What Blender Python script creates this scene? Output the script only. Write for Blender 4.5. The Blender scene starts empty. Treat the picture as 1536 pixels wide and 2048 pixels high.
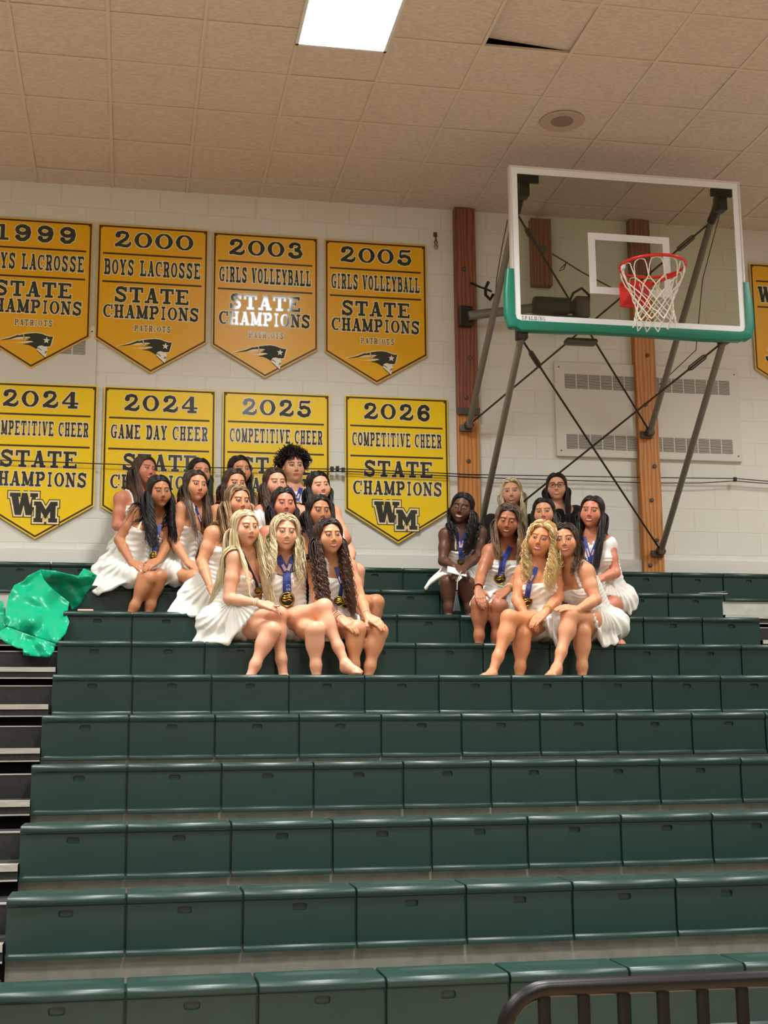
import bpy, bmesh, math, random
import numpy as np
from mathutils import Vector, Matrix, geometry
from math import sin, cos, pi, sqrt, radians
random.seed(7); rng = np.random.default_rng(7)
S = bpy.context.scene
COL = S.collection

# ---------------------------------------------------------------- camera
CAM = np.array([0.45003391, -4.89121784, 0.80824884]); FPX = 2672.2913
MR = np.array([[0.98261179, -0.18546195, -0.00882792],     # right
               [0.02365568, 0.17220717, -0.98477667],      # down
               [0.18415884, 0.96744434, 0.17360002]])      # forward
cd = bpy.data.cameras.new('camera'); cam = bpy.data.objects.new('camera', cd); COL.objects.link(cam)
cd.sensor_fit = 'HORIZONTAL'; cd.sensor_width = 36.0; cd.lens = FPX / 1536 * 36.0; cd.clip_start = .05; cd.clip_end = 100
cam.matrix_world = Matrix(((MR[0][0], -MR[1][0], -MR[2][0], CAM[0]), (MR[0][1], -MR[1][1], -MR[2][1], CAM[1]),
                           (MR[0][2], -MR[1][2], -MR[2][2], CAM[2]), (0, 0, 0, 1)))
S.camera = cam
def ray(u, v): return MR.T @ np.array([(u - 768) / FPX, (v - 1024) / FPX, 1.0])
def at(u, v, Y):                       # the point of the place seen at (u, v) on the depth plane y = Y
    d = ray(u, v); return CAM + d * (Y - CAM[1]) / d[1]
def atz(u, v, Z):
    d = ray(u, v); return CAM + d * (Z - CAM[2]) / d[2]

# ---------------------------------------------------------------- light, world, exposure
S.view_settings.view_transform = 'Standard'; S.view_settings.look = 'None'
S.view_settings.exposure = 0.0; S.view_settings.gamma = 1.0; S.view_settings.use_curve_mapping = False
try:
    S.cycles.use_denoising = True; S.cycles.max_bounces = 6; S.cycles.diffuse_bounces = 3; S.cycles.transparent_max_bounces = 12
    S.cycles.sample_clamp_indirect = 6.0
except Exception: pass
w = bpy.data.worlds.new('world'); S.world = w; w.use_nodes = True
w.node_tree.nodes['Background'].inputs[0].default_value = (1, .95, .88, 1); w.node_tree.nodes['Background'].inputs[1].default_value = 0.05
CEIL = 5.468; FLOOR = -0.92; WALLY = 5.95
LAMP_X = (-2.58, 1.755, 6.72); LAMP_Y = (2.76, -0.96, -4.68, -8.40)
LAMP_W = 118.0                          # watts of each ceiling troffer
LAMP_COL = (0.985, 1.0, 0.965)

# ---------------------------------------------------------------- helpers
def lin(r, g, b):
    f = lambda c: (c / 255) / 12.92 if c / 255 <= .04045 else ((c / 255 + .055) / 1.055) ** 2.4
    return (f(r), f(g), f(b), 1)
def mat(name, col=(200, 200, 200), rough=.5, metal=0.0, spec=.5, coat=0.0, noise=None, bump=None, attr=None, emit=None, sheen=0, sss=0):
    m = bpy.data.materials.new(name); m.use_nodes = True; nt = m.node_tree; N = nt.nodes; L = nt.links
    b = N['Principled BSDF']; b.inputs['Base Color'].default_value = lin(*col); b.inputs['Roughness'].default_value = rough
    b.inputs['Metallic'].default_value = metal; b.inputs['Specular IOR Level'].default_value = spec
    if coat: b.inputs['Coat Weight'].default_value = coat; b.inputs['Coat Roughness'].default_value = .08
    if sheen: b.inputs['Sheen Weight'].default_value = sheen
    if sss:
        b.inputs['Subsurface Weight'].default_value = sss; b.inputs['Subsurface Radius'].default_value = (.012, .005, .003); b.inputs['Subsurface Scale'].default_value = 1.0
    src = None
    if attr:
        a = N.new('ShaderNodeAttribute'); a.attribute_name = attr; src = a.outputs['Color']; L.new(src, b.inputs['Base Color'])
    tc = N.new('ShaderNodeTexCoord')
    if noise:                          # (scale, second colour, contrast low, high, stretch)
        sc, c2, lo, hi, st = noise
        mp = N.new('ShaderNodeMapping'); mp.inputs['Scale'].default_value = st; L.new(tc.outputs['Object'], mp.inputs[0])
        nz = N.new('ShaderNodeTexNoise'); nz.inputs['Scale'].default_value = sc; nz.inputs['Detail'].default_value = 6; L.new(mp.outputs[0], nz.inputs['Vector'])
        rp = N.new('ShaderNodeValToRGB'); rp.color_ramp.elements[0].position = lo; rp.color_ramp.elements[1].position = hi
        rp.color_ramp.elements[0].color = lin(*col); rp.color_ramp.elements[1].color = lin(*c2)
        L.new(nz.outputs['Fac'], rp.inputs[0]); L.new(rp.outputs[0], b.inputs['Base Color'])
    if bump:                           # (scale, strength, distance, stretch)
        sc, st, di, sr = bump
        mp = N.new('ShaderNodeMapping'); mp.inputs['Scale'].default_value = sr; L.new(tc.outputs['Object'], mp.inputs[0])
        nz = N.new('ShaderNodeTexNoise'); nz.inputs['Scale'].default_value = sc; nz.inputs['Detail'].default_value = 4; L.new(mp.outputs[0], nz.inputs['Vector'])
        bp = N.new('ShaderNodeBump'); bp.inputs['Strength'].default_value = st; bp.inputs['Distance'].default_value = di
        L.new(nz.outputs['Fac'], bp.inputs['Height']); L.new(bp.outputs[0], b.inputs['Normal'])
    if emit: b.inputs['Emission Color'].default_value = lin(*emit[0]); b.inputs['Emission Strength'].default_value = emit[1]
    return m

class MB:                              # collects shapes, links them as one mesh object
    def __init__(s): s.v = []; s.f = []; s.mi = []; s.cur = 0
    def add(s, vs, fs):
        o = len(s.v); s.v += [tuple(map(float, q)) for q in vs]; s.f += [tuple(o + i for i in f) for f in fs]; s.mi += [s.cur] * len(fs); return s
    def box(s, a, b):
        x0, y0, z0 = a; x1, y1, z1 = b
        return s.add([(x0, y0, z0), (x1, y0, z0), (x1, y1, z0), (x0, y1, z0), (x0, y0, z1), (x1, y0, z1), (x1, y1, z1), (x0, y1, z1)],
                     [(0, 3, 2, 1), (4, 5, 6, 7), (0, 1, 5, 4), (1, 2, 6, 5), (2, 3, 7, 6), (3, 0, 4, 7)])
    def rbox(s, a, b, r=.01):          # box with chamfered edges
        bm = bmesh.new(); x = [(p + q) / 2 for p, q in zip(a, b)]; d = [abs(q - p) for p, q in zip(a, b)]
        bmesh.ops.create_cube(bm, size=1, matrix=Matrix.Translation(x) @ Matrix.Diagonal((*d, 1)))
        bmesh.ops.bevel(bm, geom=bm.edges[:], offset=r, segments=2, affect='EDGES', profile=.5)
        bm.verts.index_update(); s.add([v.co for v in bm.verts], [[v.index for v in f.verts] for f in bm.faces]); bm.free(); return s
    def tube(s, pts, r, n=8, closed=False, caps=True, aspect=1.0):
        P = np.array(pts, float); m = len(P); R = np.full(m, r, float) if np.isscalar(r) else np.array(r, float)
        T = np.zeros_like(P)
        if closed: T = np.roll(P, -1, 0) - np.roll(P, 1, 0)
        else: T[1:-1] = P[2:] - P[:-2]; T[0] = P[1] - P[0]; T[-1] = P[-1] - P[-2]
        T /= np.linalg.norm(T, axis=1)[:, None] + 1e-12
        up = np.array([0, 0, 1.0]) if abs(T[0][2]) < .9 else np.array([1.0, 0, 0]); A = np.cross(T[0], up); A /= np.linalg.norm(A); vs = []
        for i in range(m):
            A = A - T[i] * (A @ T[i]); A /= np.linalg.norm(A) + 1e-12; B = np.cross(T[i], A)
            for k in range(n): q = 2 * pi * k / n; vs.append(P[i] + R[i] * (A * cos(q) + B * sin(q) * aspect))
        fs = []
        for i in range(m if closed else m - 1):
            j = (i + 1) % m
            for k in range(n): fs.append((i * n + k, i * n + (k + 1) % n, j * n + (k + 1) % n, j * n + k))
        if caps and not closed: fs += [tuple(range(n))[::-1], tuple((m - 1) * n + k for k in range(n))]
        return s.add(vs, fs)
    def prism(s, poly, y0, y1, M=None):  # polygon given as (x, z), thickness along y
        n = len(poly); vs = [(x, y0, z) for x, z in poly] + [(x, y1, z) for x, z in poly]
        fs = [tuple(range(n)), tuple(range(2 * n - 1, n - 1, -1))] + [(i, n + i, n + (i + 1) % n, (i + 1) % n) for i in range(n)]
        if M is not None: vs = [M @ np.array(q) for q in vs]
        return s.add(vs, fs)
    def tri2(s, poly, y):              # flat filled polygon (x, z) at depth y, triangulated, facing -y
        t = geometry.tessellate_polygon([[Vector((x, z, 0)) for x, z in poly]]); P = np.array(poly)
        fs = []
        for a, b, c in t:
            ar = (P[b][0] - P[a][0]) * (P[c][1] - P[a][1]) - (P[b][1] - P[a][1]) * (P[c][0] - P[a][0])
            fs.append((a, b, c) if ar > 0 else (a, c, b))
        return s.add([(x, y, z) for x, z in poly], fs)
    def lathe(s, prof, c, n=32, axis='z'):
        vs = []
        for r, h in prof:
            for k in range(n):
                q = 2 * pi * k / n
                vs.append((c[0] + r * cos(q), c[1] + r * sin(q), c[2] + h) if axis == 'z' else (c[0] + r * cos(q), c[1] + h, c[2] + r * sin(q)))
        fs = [(i * n + k, i * n + (k + 1) % n, (i + 1) * n + (k + 1) % n, (i + 1) * n + k) for i in range(len(prof) - 1) for k in range(n)]
        fs += [tuple(range(n)), tuple((len(prof) - 1) * n + k for k in range(n))]
        return s.add(vs, fs)
    def obj(s, name, m, parent=None, smooth=False, fix=True):
        me = bpy.data.meshes.new(name); me.from_pydata(s.v, [], s.f)
        ms = m if isinstance(m, (list, tuple)) else [m]
        for q in ms: me.materials.append(q)
        if len(ms) > 1: me.polygons.foreach_set('material_index', s.mi)
        if fix:
            bm = bmesh.new(); bm.from_mesh(me); bmesh.ops.recalc_face_normals(bm, faces=bm.faces[:]); bm.to_mesh(me); bm.free()
        if smooth:
            me.polygons.foreach_set('use_smooth', [True] * len(me.polygons))
            try: me.set_sharp_from_angle(angle=radians(40))
            except Exception: pass
        o = bpy.data.objects.new(name, me); COL.objects.link(o)
        if parent is not None: o.parent = parent; o.matrix_parent_inverse = parent.matrix_world.inverted()
        return o
def tag(o, label, cat, group=None):
    o['label'] = label; o['category'] = cat
    if group: o['group'] = group
    return o
def thing(name, label, cat, loc=(0, 0, 0), group=None):
    o = bpy.data.objects.new(name, None); COL.objects.link(o); o.location = loc; o.empty_display_size = .1
    o.matrix_world = Matrix.Translation(Vector(loc))
    return tag(o, label, cat, group)
def struct(o, label=None):
    o['kind'] = 'structure'
    if label: o['label'] = label
    return o

# ---------------------------------------------------------------- setting
def brick_wall_mat():
    m = mat('painted_block', (226, 224, 214), .55, spec=.3); nt = m.node_tree; N = nt.nodes; L = nt.links; b = N['Principled BSDF']
    tc = N.new('ShaderNodeTexCoord'); sp = N.new('ShaderNodeSeparateXYZ'); cb = N.new('ShaderNodeCombineXYZ')
    L.new(tc.outputs['Object'], sp.inputs[0]); L.new(sp.outputs['X'], cb.inputs['X']); L.new(sp.outputs['Z'], cb.inputs['Y'])
    br = N.new('ShaderNodeTexBrick'); br.inputs['Scale'].default_value = 1.0; br.inputs['Brick Width'].default_value = .4064; br.inputs['Row Height'].default_value = .2032
    br.inputs['Mortar Size'].default_value = .006; br.inputs['Mortar Smooth'].default_value = .7; br.offset = .5
    br.inputs['Color1'].default_value = lin(228, 228, 219); br.inputs['Color2'].default_value = lin(225, 225, 216); br.inputs['Mortar'].default_value = lin(219, 218, 208)
    L.new(cb.outputs[0], br.inputs['Vector']); L.new(br.outputs['Color'], b.inputs['Base Color'])
    nz = N.new('ShaderNodeTexNoise'); nz.inputs['Scale'].default_value = 60; L.new(tc.outputs['Object'], nz.inputs['Vector'])
    mx = N.new('ShaderNodeMath'); mx.operation = 'MULTIPLY_ADD'; mx.inputs[1].default_value = -1.0; L.new(br.outputs['Fac'], mx.inputs[0])
    m2 = N.new('ShaderNodeMath'); m2.operation = 'MULTIPLY'; m2.inputs[1].default_value = .25; L.new(nz.outputs['Fac'], m2.inputs[0]); L.new(m2.outputs[0], mx.inputs[2])
    bp = N.new('ShaderNodeBump'); bp.inputs['Strength'].default_value = .4; bp.inputs['Distance'].default_value = .003
    L.new(mx.outputs[0], bp.inputs['Height']); L.new(bp.outputs[0], b.inputs['Normal']); return m
M_WALL = brick_wall_mat()
M_TRIM = mat('white_paint', (230, 229, 220), .5)
M_TILE = mat('ceiling_tile', (206, 190, 178), .9, spec=.1, noise=(26, (222, 206, 194), .35, .65, (1, 2.2, 1)), bump=(140, .35, .003, (1, 2, 1)))
M_GRID = mat('ceiling_grid', (216, 200, 186), .6)
M_FLOORW = mat('gym_floor', (204, 174, 138), .35, noise=(3, (188, 156, 120), .3, .7, (.3, 8, 1)))
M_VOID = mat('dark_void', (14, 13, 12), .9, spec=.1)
M_BLACK = mat('black_steel', (22, 21, 22), .45)

X0, X1, Y0 = -8.0, 13.0, -13.0
struct(MB().box((X0, WALLY, FLOOR), (X1, WALLY + .2, CEIL + .3)).obj('wall_back', M_WALL), 'white painted concrete block wall behind the bleachers')
struct(MB().box((X0 - .2, Y0, FLOOR), (X0, WALLY + .2, CEIL + .3)).obj('wall_left', M_WALL))
struct(MB().box((X1, Y0, FLOOR), (X1 + .2, WALLY + .2, CEIL + .3)).obj('wall_right', M_WALL))
struct(MB().box((X0 - .2, Y0 - .2, FLOOR), (X1 + .2, Y0, CEIL + .3)).obj('wall_front', M_WALL))
struct(MB().box((X0 - .2, Y0 - .2, FLOOR - .1), (X1 + .2, WALLY + .2, FLOOR)).obj('floor', M_FLOORW), 'varnished wooden gym floor')
struct(MB().box((X0, WALLY - .045, 1.7), (3.148, WALLY, 2.385)).box((3.337, WALLY - .045, 1.7), (4.763, WALLY, 2.385)).box((4.957, WALLY - .045, 1.7), (X1, WALLY, 2.385)).obj('baseboard_back', M_TRIM), 'plain white board along the wall above the top row')
# suspended ceiling: tiles on a grid of T bars, one tile near the hoop slipped at one corner
TS = .62; GX, GY = .212, 3.180
lamp_cells = set()
mt = MB(); mg = MB()
i0, i1 = int((X0 - GX) / TS) - 1, int((X1 - GX) / TS) + 1; j0, j1 = int((Y0 - GY) / TS) - 1, 4
for i in range(i0, i1 + 1):
    for j in range(j0, j1 + 1):
        x, y = GX + i * TS, GY + j * TS; xa, xb, ya, yb = x, x + TS, y, min(y + TS, WALLY)
        if ya >= WALLY or xb < X0 or xa > X1: continue
        cx, cy = (xa + xb) / 2, (ya + yb) / 2
        spans = [(ya, yb)]
        for lx in LAMP_X:
            for ly in LAMP_Y:                    # tiles are cut round the lights
                if abs(cx - lx) < .31: spans = [q for a, b in spans for q in ((a, min(b, ly - .608)), (max(a, ly + .608), b)) if q[1] - q[0] > .004]
        if len(spans) != 1 or spans[0] != (ya, yb): spans = sorted(set(spans))
        for ya, yb in spans:
            z = [CEIL + .0055 + random.uniform(0, .003) for _ in range(4)]
            if (i, j) == (4, -1): z[3] += .065; z[2] += .016; z[0] += .02
            c = [(xa, ya, z[0]), (xb, ya, z[1]), (xb, yb, z[2]), (xa, yb, z[3])]
            mt.add(c + [(q[0], q[1], q[2] + .016) for q in c], [(0, 3, 2, 1), (4, 5, 6, 7), (0, 1, 5, 4), (1, 2, 6, 5), (2, 3, 7, 6), (3, 0, 4, 7)])
for i in range(i0, i1 + 2):
    x = GX + i * TS; mg.box((x - .012, Y0, CEIL), (x + .012, WALLY, CEIL + .005))
for j in range(j0, j1 + 1):
    y = GY + j * TS; cuts = [X0]
    for lx in LAMP_X:
        if any(abs(y - ly) < .61 for ly in LAMP_Y): cuts += [lx - .31, lx + .31]
    cuts.append(X1)
    for a, b in zip(cuts[0::2], cuts[1::2]): mg.box((a, y - .012, CEIL - .0005), (b, y + .012, CEIL + .0048))
struct(mt.obj('ceiling', M_TILE), 'suspended ceiling of beige mineral tiles')
struct(mg.obj('trim_1', M_GRID), 'thin beige grid of the suspended ceiling')
struct(MB().box((X0 - .2, Y0 - .2, CEIL + .22), (X1 + .2, WALLY + .2, CEIL + .3)).obj('ceiling_deck', M_VOID))

# ceiling troffers (each an emitting lens in a frame, with its own area light)
M_LENS = mat('lamp_lens', (255, 255, 255), .4, emit=((248, 251, 255), 15.0))
M_LFRAME = mat('lamp_frame', (225, 228, 228), .4)
for ly in LAMP_Y:
    for lx in LAMP_X:
        vis = (lx, ly) == (LAMP_X[1], LAMP_Y[0])
        t = thing('ceiling_light', 'rectangular recessed fluorescent light glowing in the tiled ceiling' if vis else 'recessed ceiling light further out over the gym', 'light', (lx, ly, CEIL), 'ceiling lights out over the gym' if not vis else None)
        hw, hl = .30, .60
        MB().box((lx - hw, ly - hl, CEIL + .004), (lx + hw, ly + hl, CEIL + .012)).obj('lens', M_LENS, t)
        f = MB()
        for a, b in (((-.31, -.61), (-.29, .61)), ((.29, -.61), (.31, .61)), ((-.31, -.61), (.31, -.59)), ((-.31, .59), (.31, .61))):
            f.box((lx + a[0], ly + a[1], CEIL - .004), (lx + b[0], ly + b[1], CEIL + .012))
        f.obj('frame', M_LFRAME, t)
        ld = bpy.data.lights.new('troffer_light', 'AREA'); ld.shape = 'RECTANGLE'; ld.size = .58; ld.size_y = 1.18; ld.energy = LAMP_W; ld.color = LAMP_COL; ld.spread = radians(132)
        lo = bpy.data.objects.new('troffer_light', ld); COL.objects.link(lo); lo.location = (lx, ly, CEIL - .006); lo.parent = t; lo.matrix_parent_inverse = t.matrix_world.inverted()
# round ceiling speaker
spc = atz(1124, 242, CEIL)
t = thing('ceiling_speaker', 'round flush speaker with a mesh centre in the ceiling above the hoop', 'speaker', tuple(spc))
MB().lathe([(.168, 0), (.168, -.006), (.16, -.012), (.085, -.004), (.085, 0)], spc, 40).obj('trim_ring', mat('speaker_ring', (190, 168, 148), .6), t, True)
MB().lathe([(.085, -.003), (.085, -.007), (.02, -.010)], spc, 32).obj('grille', mat('speaker_grille', (140, 122, 106), .8), t, True)
# ---------------------------------------------------------------- bleachers
MODW, RD, RH = .457, .6126, .2474
DX = [.004, 0, -.004, -.008, -.005, .010, 0, 0, 0, 0]; DZ = [0, .004, -.006, -.001, .004, .004, 0, 0, 0, 0]
def rowY(k): return k * RD
def rowZ(k): return k * RH + DZ[k] if 0 <= k < 10 else k * RH
M_GREEN = mat('green_plastic', (21, 51, 46), .36, spec=.5, noise=(5, (25, 57, 52), .3, .7, (1, 1, 2)), bump=(220, .12, .001, (1, 1, 1)))
M_DECK = mat('grey_deck', (128, 128, 120), .75, noise=(14, (150, 149, 141), .3, .7, (1, 1, 1)))
M_RISER = mat('dark_riser', (58, 55, 47), .7)
M_TREAD = mat('black_tread', (27, 27, 28), .6, noise=(30, (36, 36, 36), .4, .6, (1, 1, 1)))
M_ALU = mat('aluminium_nosing', (196, 194, 186), .42, metal=.25, noise=(8, (170, 168, 160), .35, .7, (1, 1, 12)))
M_BOARD = mat('pale_board', (196, 198, 188), .6, noise=(9, (180, 182, 172), .45, .75, (1, 1, 1)))
def ring_hole(mb, rect, hole, depth_vec, to3):
    """flat rect with an oval hole sunk along depth_vec; rect=(a0,b0,a1,b1), hole=(ca,cb,ra,rb)"""
    a0, b0, a1, b1 = rect; ca, cb, ra, rb = hole; angs = [2 * pi * k / 24 for k in range(24)]
    for ax, bx in ((a0, b0), (a1, b0), (a1, b1), (a0, b1)): angs.append(math.atan2(bx - cb, ax - ca) % (2 * pi))
    angs = sorted(set(round(q, 5) for q in angs)); n = len(angs); O = []; H = []; G = []
    for q in angs:
        c, s_ = cos(q), sin(q); t = min(((a1 if c > 0 else a0) - ca) / c if abs(c) > 1e-6 else 1e9, ((b1 if s_ > 0 else b0) - cb) / s_ if abs(s_) > 1e-6 else 1e9)
        O.append((ca + c * t, cb + s_ * t))
        e = (abs(c) ** 4 + abs(s_) ** 4) ** -.25; H.append((ca + c * ra * e, cb + s_ * rb * e)); G.append((ca + c * ra * e * .9, cb + s_ * rb * e * .86))
    d = np.array(depth_vec); V = [to3(*q) for q in O] + [to3(*q) for q in H] + [np.array(to3(*q)) + d for q in G]
    F = []
    for i in range(n):
        j = (i + 1) % n; F += [(i, j, n + j, n + i), (n + i, n + j, 2 * n + j, 2 * n + i)]
    F.append(tuple(2 * n + i for i in range(n))); mb.add(V, F)
def make_module():
    mb = MB(); g = .0046; x0, x1 = g, MODW - g; e = .004
    prof = [(.24, -.03), (.24, -.006), (.234, 0), (.024, 0), (.009, -.004), (.001, -.012), (0, -.022), (.002, -.032), (.008, -.037), (.013, -.040), (.013, -.212), (.006, -.217), (.003, -.222), (.003, -.236), (.03, -.24), (.03, -.05), (.22, -.05)]
    n = len(prof); vs = []
    for x, ins in ((x0, 1), (x0 + e, 0), (x1 - e, 0), (x1, 1)):
        for y, z in prof: vs.append((x, y + (.003 if y < .02 else 0) * ins, z - (.003 if z > -.02 else 0) * ins))
    fs = []
    for s_ in range(3):
        for i in range(n):
            if s_ == 1 and i in (2, 9): continue
            j = (i + 1) % n; fs.append((s_ * n + i, s_ * n + j, (s_ + 1) * n + j, (s_ + 1) * n + i))
    fs += [tuple(range(n)), tuple(range(4 * n - 1, 3 * n - 1, -1))]
    mb.add(vs, fs)
    ring_hole(mb, (x0 + e, -.212, x1 - e, -.040), (MODW / 2, -.068, .028, .0145), (0, .012, 0), lambda a, b: (a, .013, b))
    ring_hole(mb, (x0 + e, .024, x1 - e, .234), (MODW / 2, .135, .17, .055), (0, 0, -.004), lambda a, b: (a, b, 0))
    mb.box((x1 - .001, .034, -.21), (x1 + 2 * g + .001, .2, -.016))
    o = mb.obj('seat_module', M_GREEN, None, True); me = o.data; bpy.data.objects.remove(o); return me
MODME = make_module()
ORD = ['lowest visible', 'second lowest', 'third lowest', 'fourth lowest', 'fifth lowest', 'sixth lowest', 'seventh lowest', 'third highest', 'second highest', 'topmost']
USE = ['just behind the black barrier', 'with empty seats above the lowest visible row', 'wide empty row in the middle of the lower stand', 'empty middle row', 'second empty row below the feet', 'empty row at the feet of the front women',
       'row the front women sit on', 'row the second line of women sits on', 'row the women with dark legs and long skirts sit on', 'row directly against the white wall']
NMOD = 11
for k in range(10):
    a0, n = (0, NMOD) if k < 9 else (-3.35, 18)
    t = thing('bleacher_row', f'{ORD[k]} dark green plastic bleacher row', 'bleacher row', (0, rowY(k), rowZ(k)), 'dark green bleacher rows')
    xs = a0 * MODW + DX[k]
    for i in range(n):
        o = bpy.data.objects.new('seat_module', MODME); COL.objects.link(o); o.parent = t; o.location = (xs + i * MODW, 0, 0)
    xe = xs + n * MODW; y, z = rowY(k), rowZ(k)
    MB().box((xs + .004, y - .40, z - .440), (xe - .004, y + .20, z - .415)).obj('deck', M_DECK, t)
    MB().box((xs + .004, y + .05, z - .40), (xe - .004, y + .08, z - .055)).obj('riser', M_DECK, t)
# stepped aisles beside the seats: half step, tread, nosing per row
def aisle(xa, xb, label):
    t = thing('aisle_stairs', label, 'stairs', ((xa + xb) / 2, 0, FLOOR))
    for k in range(-1, 9):
        y, z = rowY(k), k * RH
        MB().box((xa, y - .004, z - .235), (xb, y + RD - .30, z - .168)).obj('tread', M_TREAD, t)
        MB().box((xa, y - .014, z - .196), (xb, y + .06, z - .1675)).obj('nosing', M_ALU, t)
        MB().box((xa, y - .010, z - .238), (xb, y + .02, z - .231)).obj('edge_strip', M_ALU, t)
        MB().box((xa, y - .318, z - .42), (xb, y + .0, z - .298)).obj('half_step', M_TREAD, t)
        MB().box((xa, y - .322, z - .300), (xb, y - .29, z - .294)).obj('edge_strip', M_ALU, t)
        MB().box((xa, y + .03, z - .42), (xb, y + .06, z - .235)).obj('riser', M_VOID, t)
    MB().box((xa, rowY(9) + .02, 8 * RH - .168), (xb, rowY(9) + .04, rowZ(9) - .24)).obj('panel', M_BOARD, t)
aisle(-1.55, -.003, 'black stepped aisle with silver nosings beneath the green plastic sheet')
aisle(NMOD * MODW + .003, NMOD * MODW + 1.5, 'black stepped aisle at the far end of the rows below the hoop')
# dark frame under the lowest row, reaching the floor
struct(MB().box((-2, .10, FLOOR), (6.6, 5.9, -.62)).obj('trim_2', M_VOID), 'dark understructure of the bleachers')

# ---------------------------------------------------------------- lettering
def arc(cx, cy, rx, ry, a, b, n=10):
    return [(cx + rx * cos(radians(a + (b - a) * i / n)), cy + ry * sin(radians(a + (b - a) * i / n))) for i in range(n + 1)]
K, TN = .255, .105                      # thick and thin stroke, unit box 1 x 1
def ser(x, y, w=.44): return ([(x - w / 2, y), (x + w / 2, y)], .15)
def G(ch):
    a, b = K / 2, 1 - K / 2; h = .075
    stem = lambda x: ([(x, 0), (x, 1)], K)
    if ch == 'I': return [stem(.5), ser(.5, h, .62), ser(.5, 1 - h, .62)]
    if ch == 'L': return [stem(.3), ser(.3, 1 - h, .58), ([(.02, h), (.97, h)], .15), ([(.9, 0), (.9, .38)], .15)]
    if ch == 'E': return [stem(.27), ([(.0, h), (.97, h)], .15), ([(.0, 1 - h), (.94, 1 - h)], .15), ([(.27, .52), (.64, .52)], .11), ([(.62, .40), (.62, .64)], .10), ([(.91, 0), (.91, .26)], .13), ([(.88, .76), (.88, 1)], .13)]
    if ch == 'T': return [stem(.5), ser(.5, h, .56), ([(.0, 1 - h), (1, 1 - h)], .15), ([(.075, .66), (.075, 1)], .15), ([(.925, .66), (.925, 1)], .15)]
    if ch == 'H': return [stem(.24), stem(.76), ([(.24, .5), (.76, .5)], .13), ser(.24, h), ser(.24, 1 - h), ser(.76, h), ser(.76, 1 - h)]
    if ch == 'P': return [stem(.27), ser(.27, h, .54), ([(.0, 1 - h), (.55, 1 - h)], .15), (arc(.55, .705, .285, .225, 90, -90), .24), ([(.27, .47), (.57, .47)], .13)]
    if ch == 'R': return [stem(.26), ser(.26, h, .52), ([(.0, 1 - h), (.55, 1 - h)], .15), (arc(.54, .72, .27, .21, 90, -90), .23), ([(.27, .49), (.56, .49)], .13), ([(.55, .47), (.72, .3), (.76, .0)], .25), ([(.68, h), (1, h)], .15)]
    if ch == 'B': return [stem(.26), ([(.0, h), (.58, h)], .15), ([(.0, 1 - h), (.55, 1 - h)], .15), (arc(.54, .74, .26, .19, 90, -90), .22), (arc(.57, .29, .29, .22, 90, -90), .25), ([(.26, .52), (.58, .52)], .11)]
    if ch == 'D': return [stem(.26), ([(.0, h), (.5, h)], .15), ([(.0, 1 - h), (.5, 1 - h)], .15), (arc(.46, .5, .4, .43, 90, -90, 14), .27)]
    if ch == 'O': return [(arc(.5, .5, .365, .43, 0, 360, 24), 'o')]
    if ch == '0': return [(arc(.5, .5, .365, .43, 0, 360, 24), 'o')]
    if ch == 'C': return [(arc(.52, .5, .385, .43, 55, 305, 20), 'o'), ([(.89, .62), (.89, .98)], .14), ([(.82, .25), (.93, .3)], .1)]
    if ch == 'G': return [(arc(.5, .5, .37, .43, 58, 300, 20), 'o'), ([(.87, .64), (.87, .98)], .14), ([(.78, .04), (.78, .42)], .24), ([(.56, .42), (1, .42)], .13)]
    if ch == 'S': return [([(.82, .76), (.74, .87), (.52, .935), (.3, .9), (.2, .77), (.26, .63), (.5, .53), (.74, .42), (.81, .26), (.72, .12), (.5, .065), (.26, .12), (.16, .26)], .215), ([(.86, .66), (.86, .98)], .13), ([(.12, .02), (.12, .36)], .13)]
    if ch == 'A': return [([(.2, .03), (.5, .97)], .13), ([(.5, 1), (.79, .02)], .28), ([(.3, .3), (.68, .3)], .12), ser(.17, h, .36), ser(.8, h, .42)]
    if ch == 'V': return [([(.21, .97), (.49, .03)], .28), ([(.8, .97), (.51, .03)], .13), ser(.2, 1 - h, .42), ser(.83, 1 - h, .36)]
    if ch == 'Y': return [([(.2, .97), (.5, .42)], .27), ([(.81, .97), (.53, .46)], .14), ([(.5, 0), (.5, .48)], K), ser(.5, h, .56), ser(.2, 1 - h, .42), ser(.82, 1 - h, .36)]
    if ch == 'N': return [([(.19, 0), (.19, 1)], .13), ([(.2, .94), (.8, .06)], .26), ([(.81, 0), (.81, 1)], .13), ser(.19, h, .38), ser(.16, 1 - h, .34), ser(.82, 1 - h, .38)]
    if ch == 'M': return [([(.16, 0), (.16, 1)], .14), ([(.17, .96), (.49, .1)], .24), ([(.52, .06), (.8, .96)], .12), ([(.82, 0), (.82, 1)], .23), ser(.16, h, .32), ser(.14, 1 - h, .28), ser(.82, h, .36), ser(.85, 1 - h, .3)]
    if ch == 'W': return [([(.14, .97), (.3, .04)], .22), ([(.31, .04), (.52, .95)], .1), ([(.5, .97), (.66, .04)], .22), ([(.67, .04), (.87, .96)], .1), ser(.14, 1 - h, .3), ser(.5, 1 - h, .28), ser(.88, 1 - h, .26)]
    if ch == 'J': return [([(.66, 1), (.66, .3), (.58, .12), (.38, .06), (.2, .14)], .25), ser(.66, 1 - h, .6), (arc(.2, .24, .07, .07, 0, 360), .14)]
    if ch == '1': return [([(.52, 0), (.52, .97)], K), ([(.14, h), (.9, h)], .15), ([(.44, .95), (.3, .84), (.16, .8)], .12)]
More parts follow.
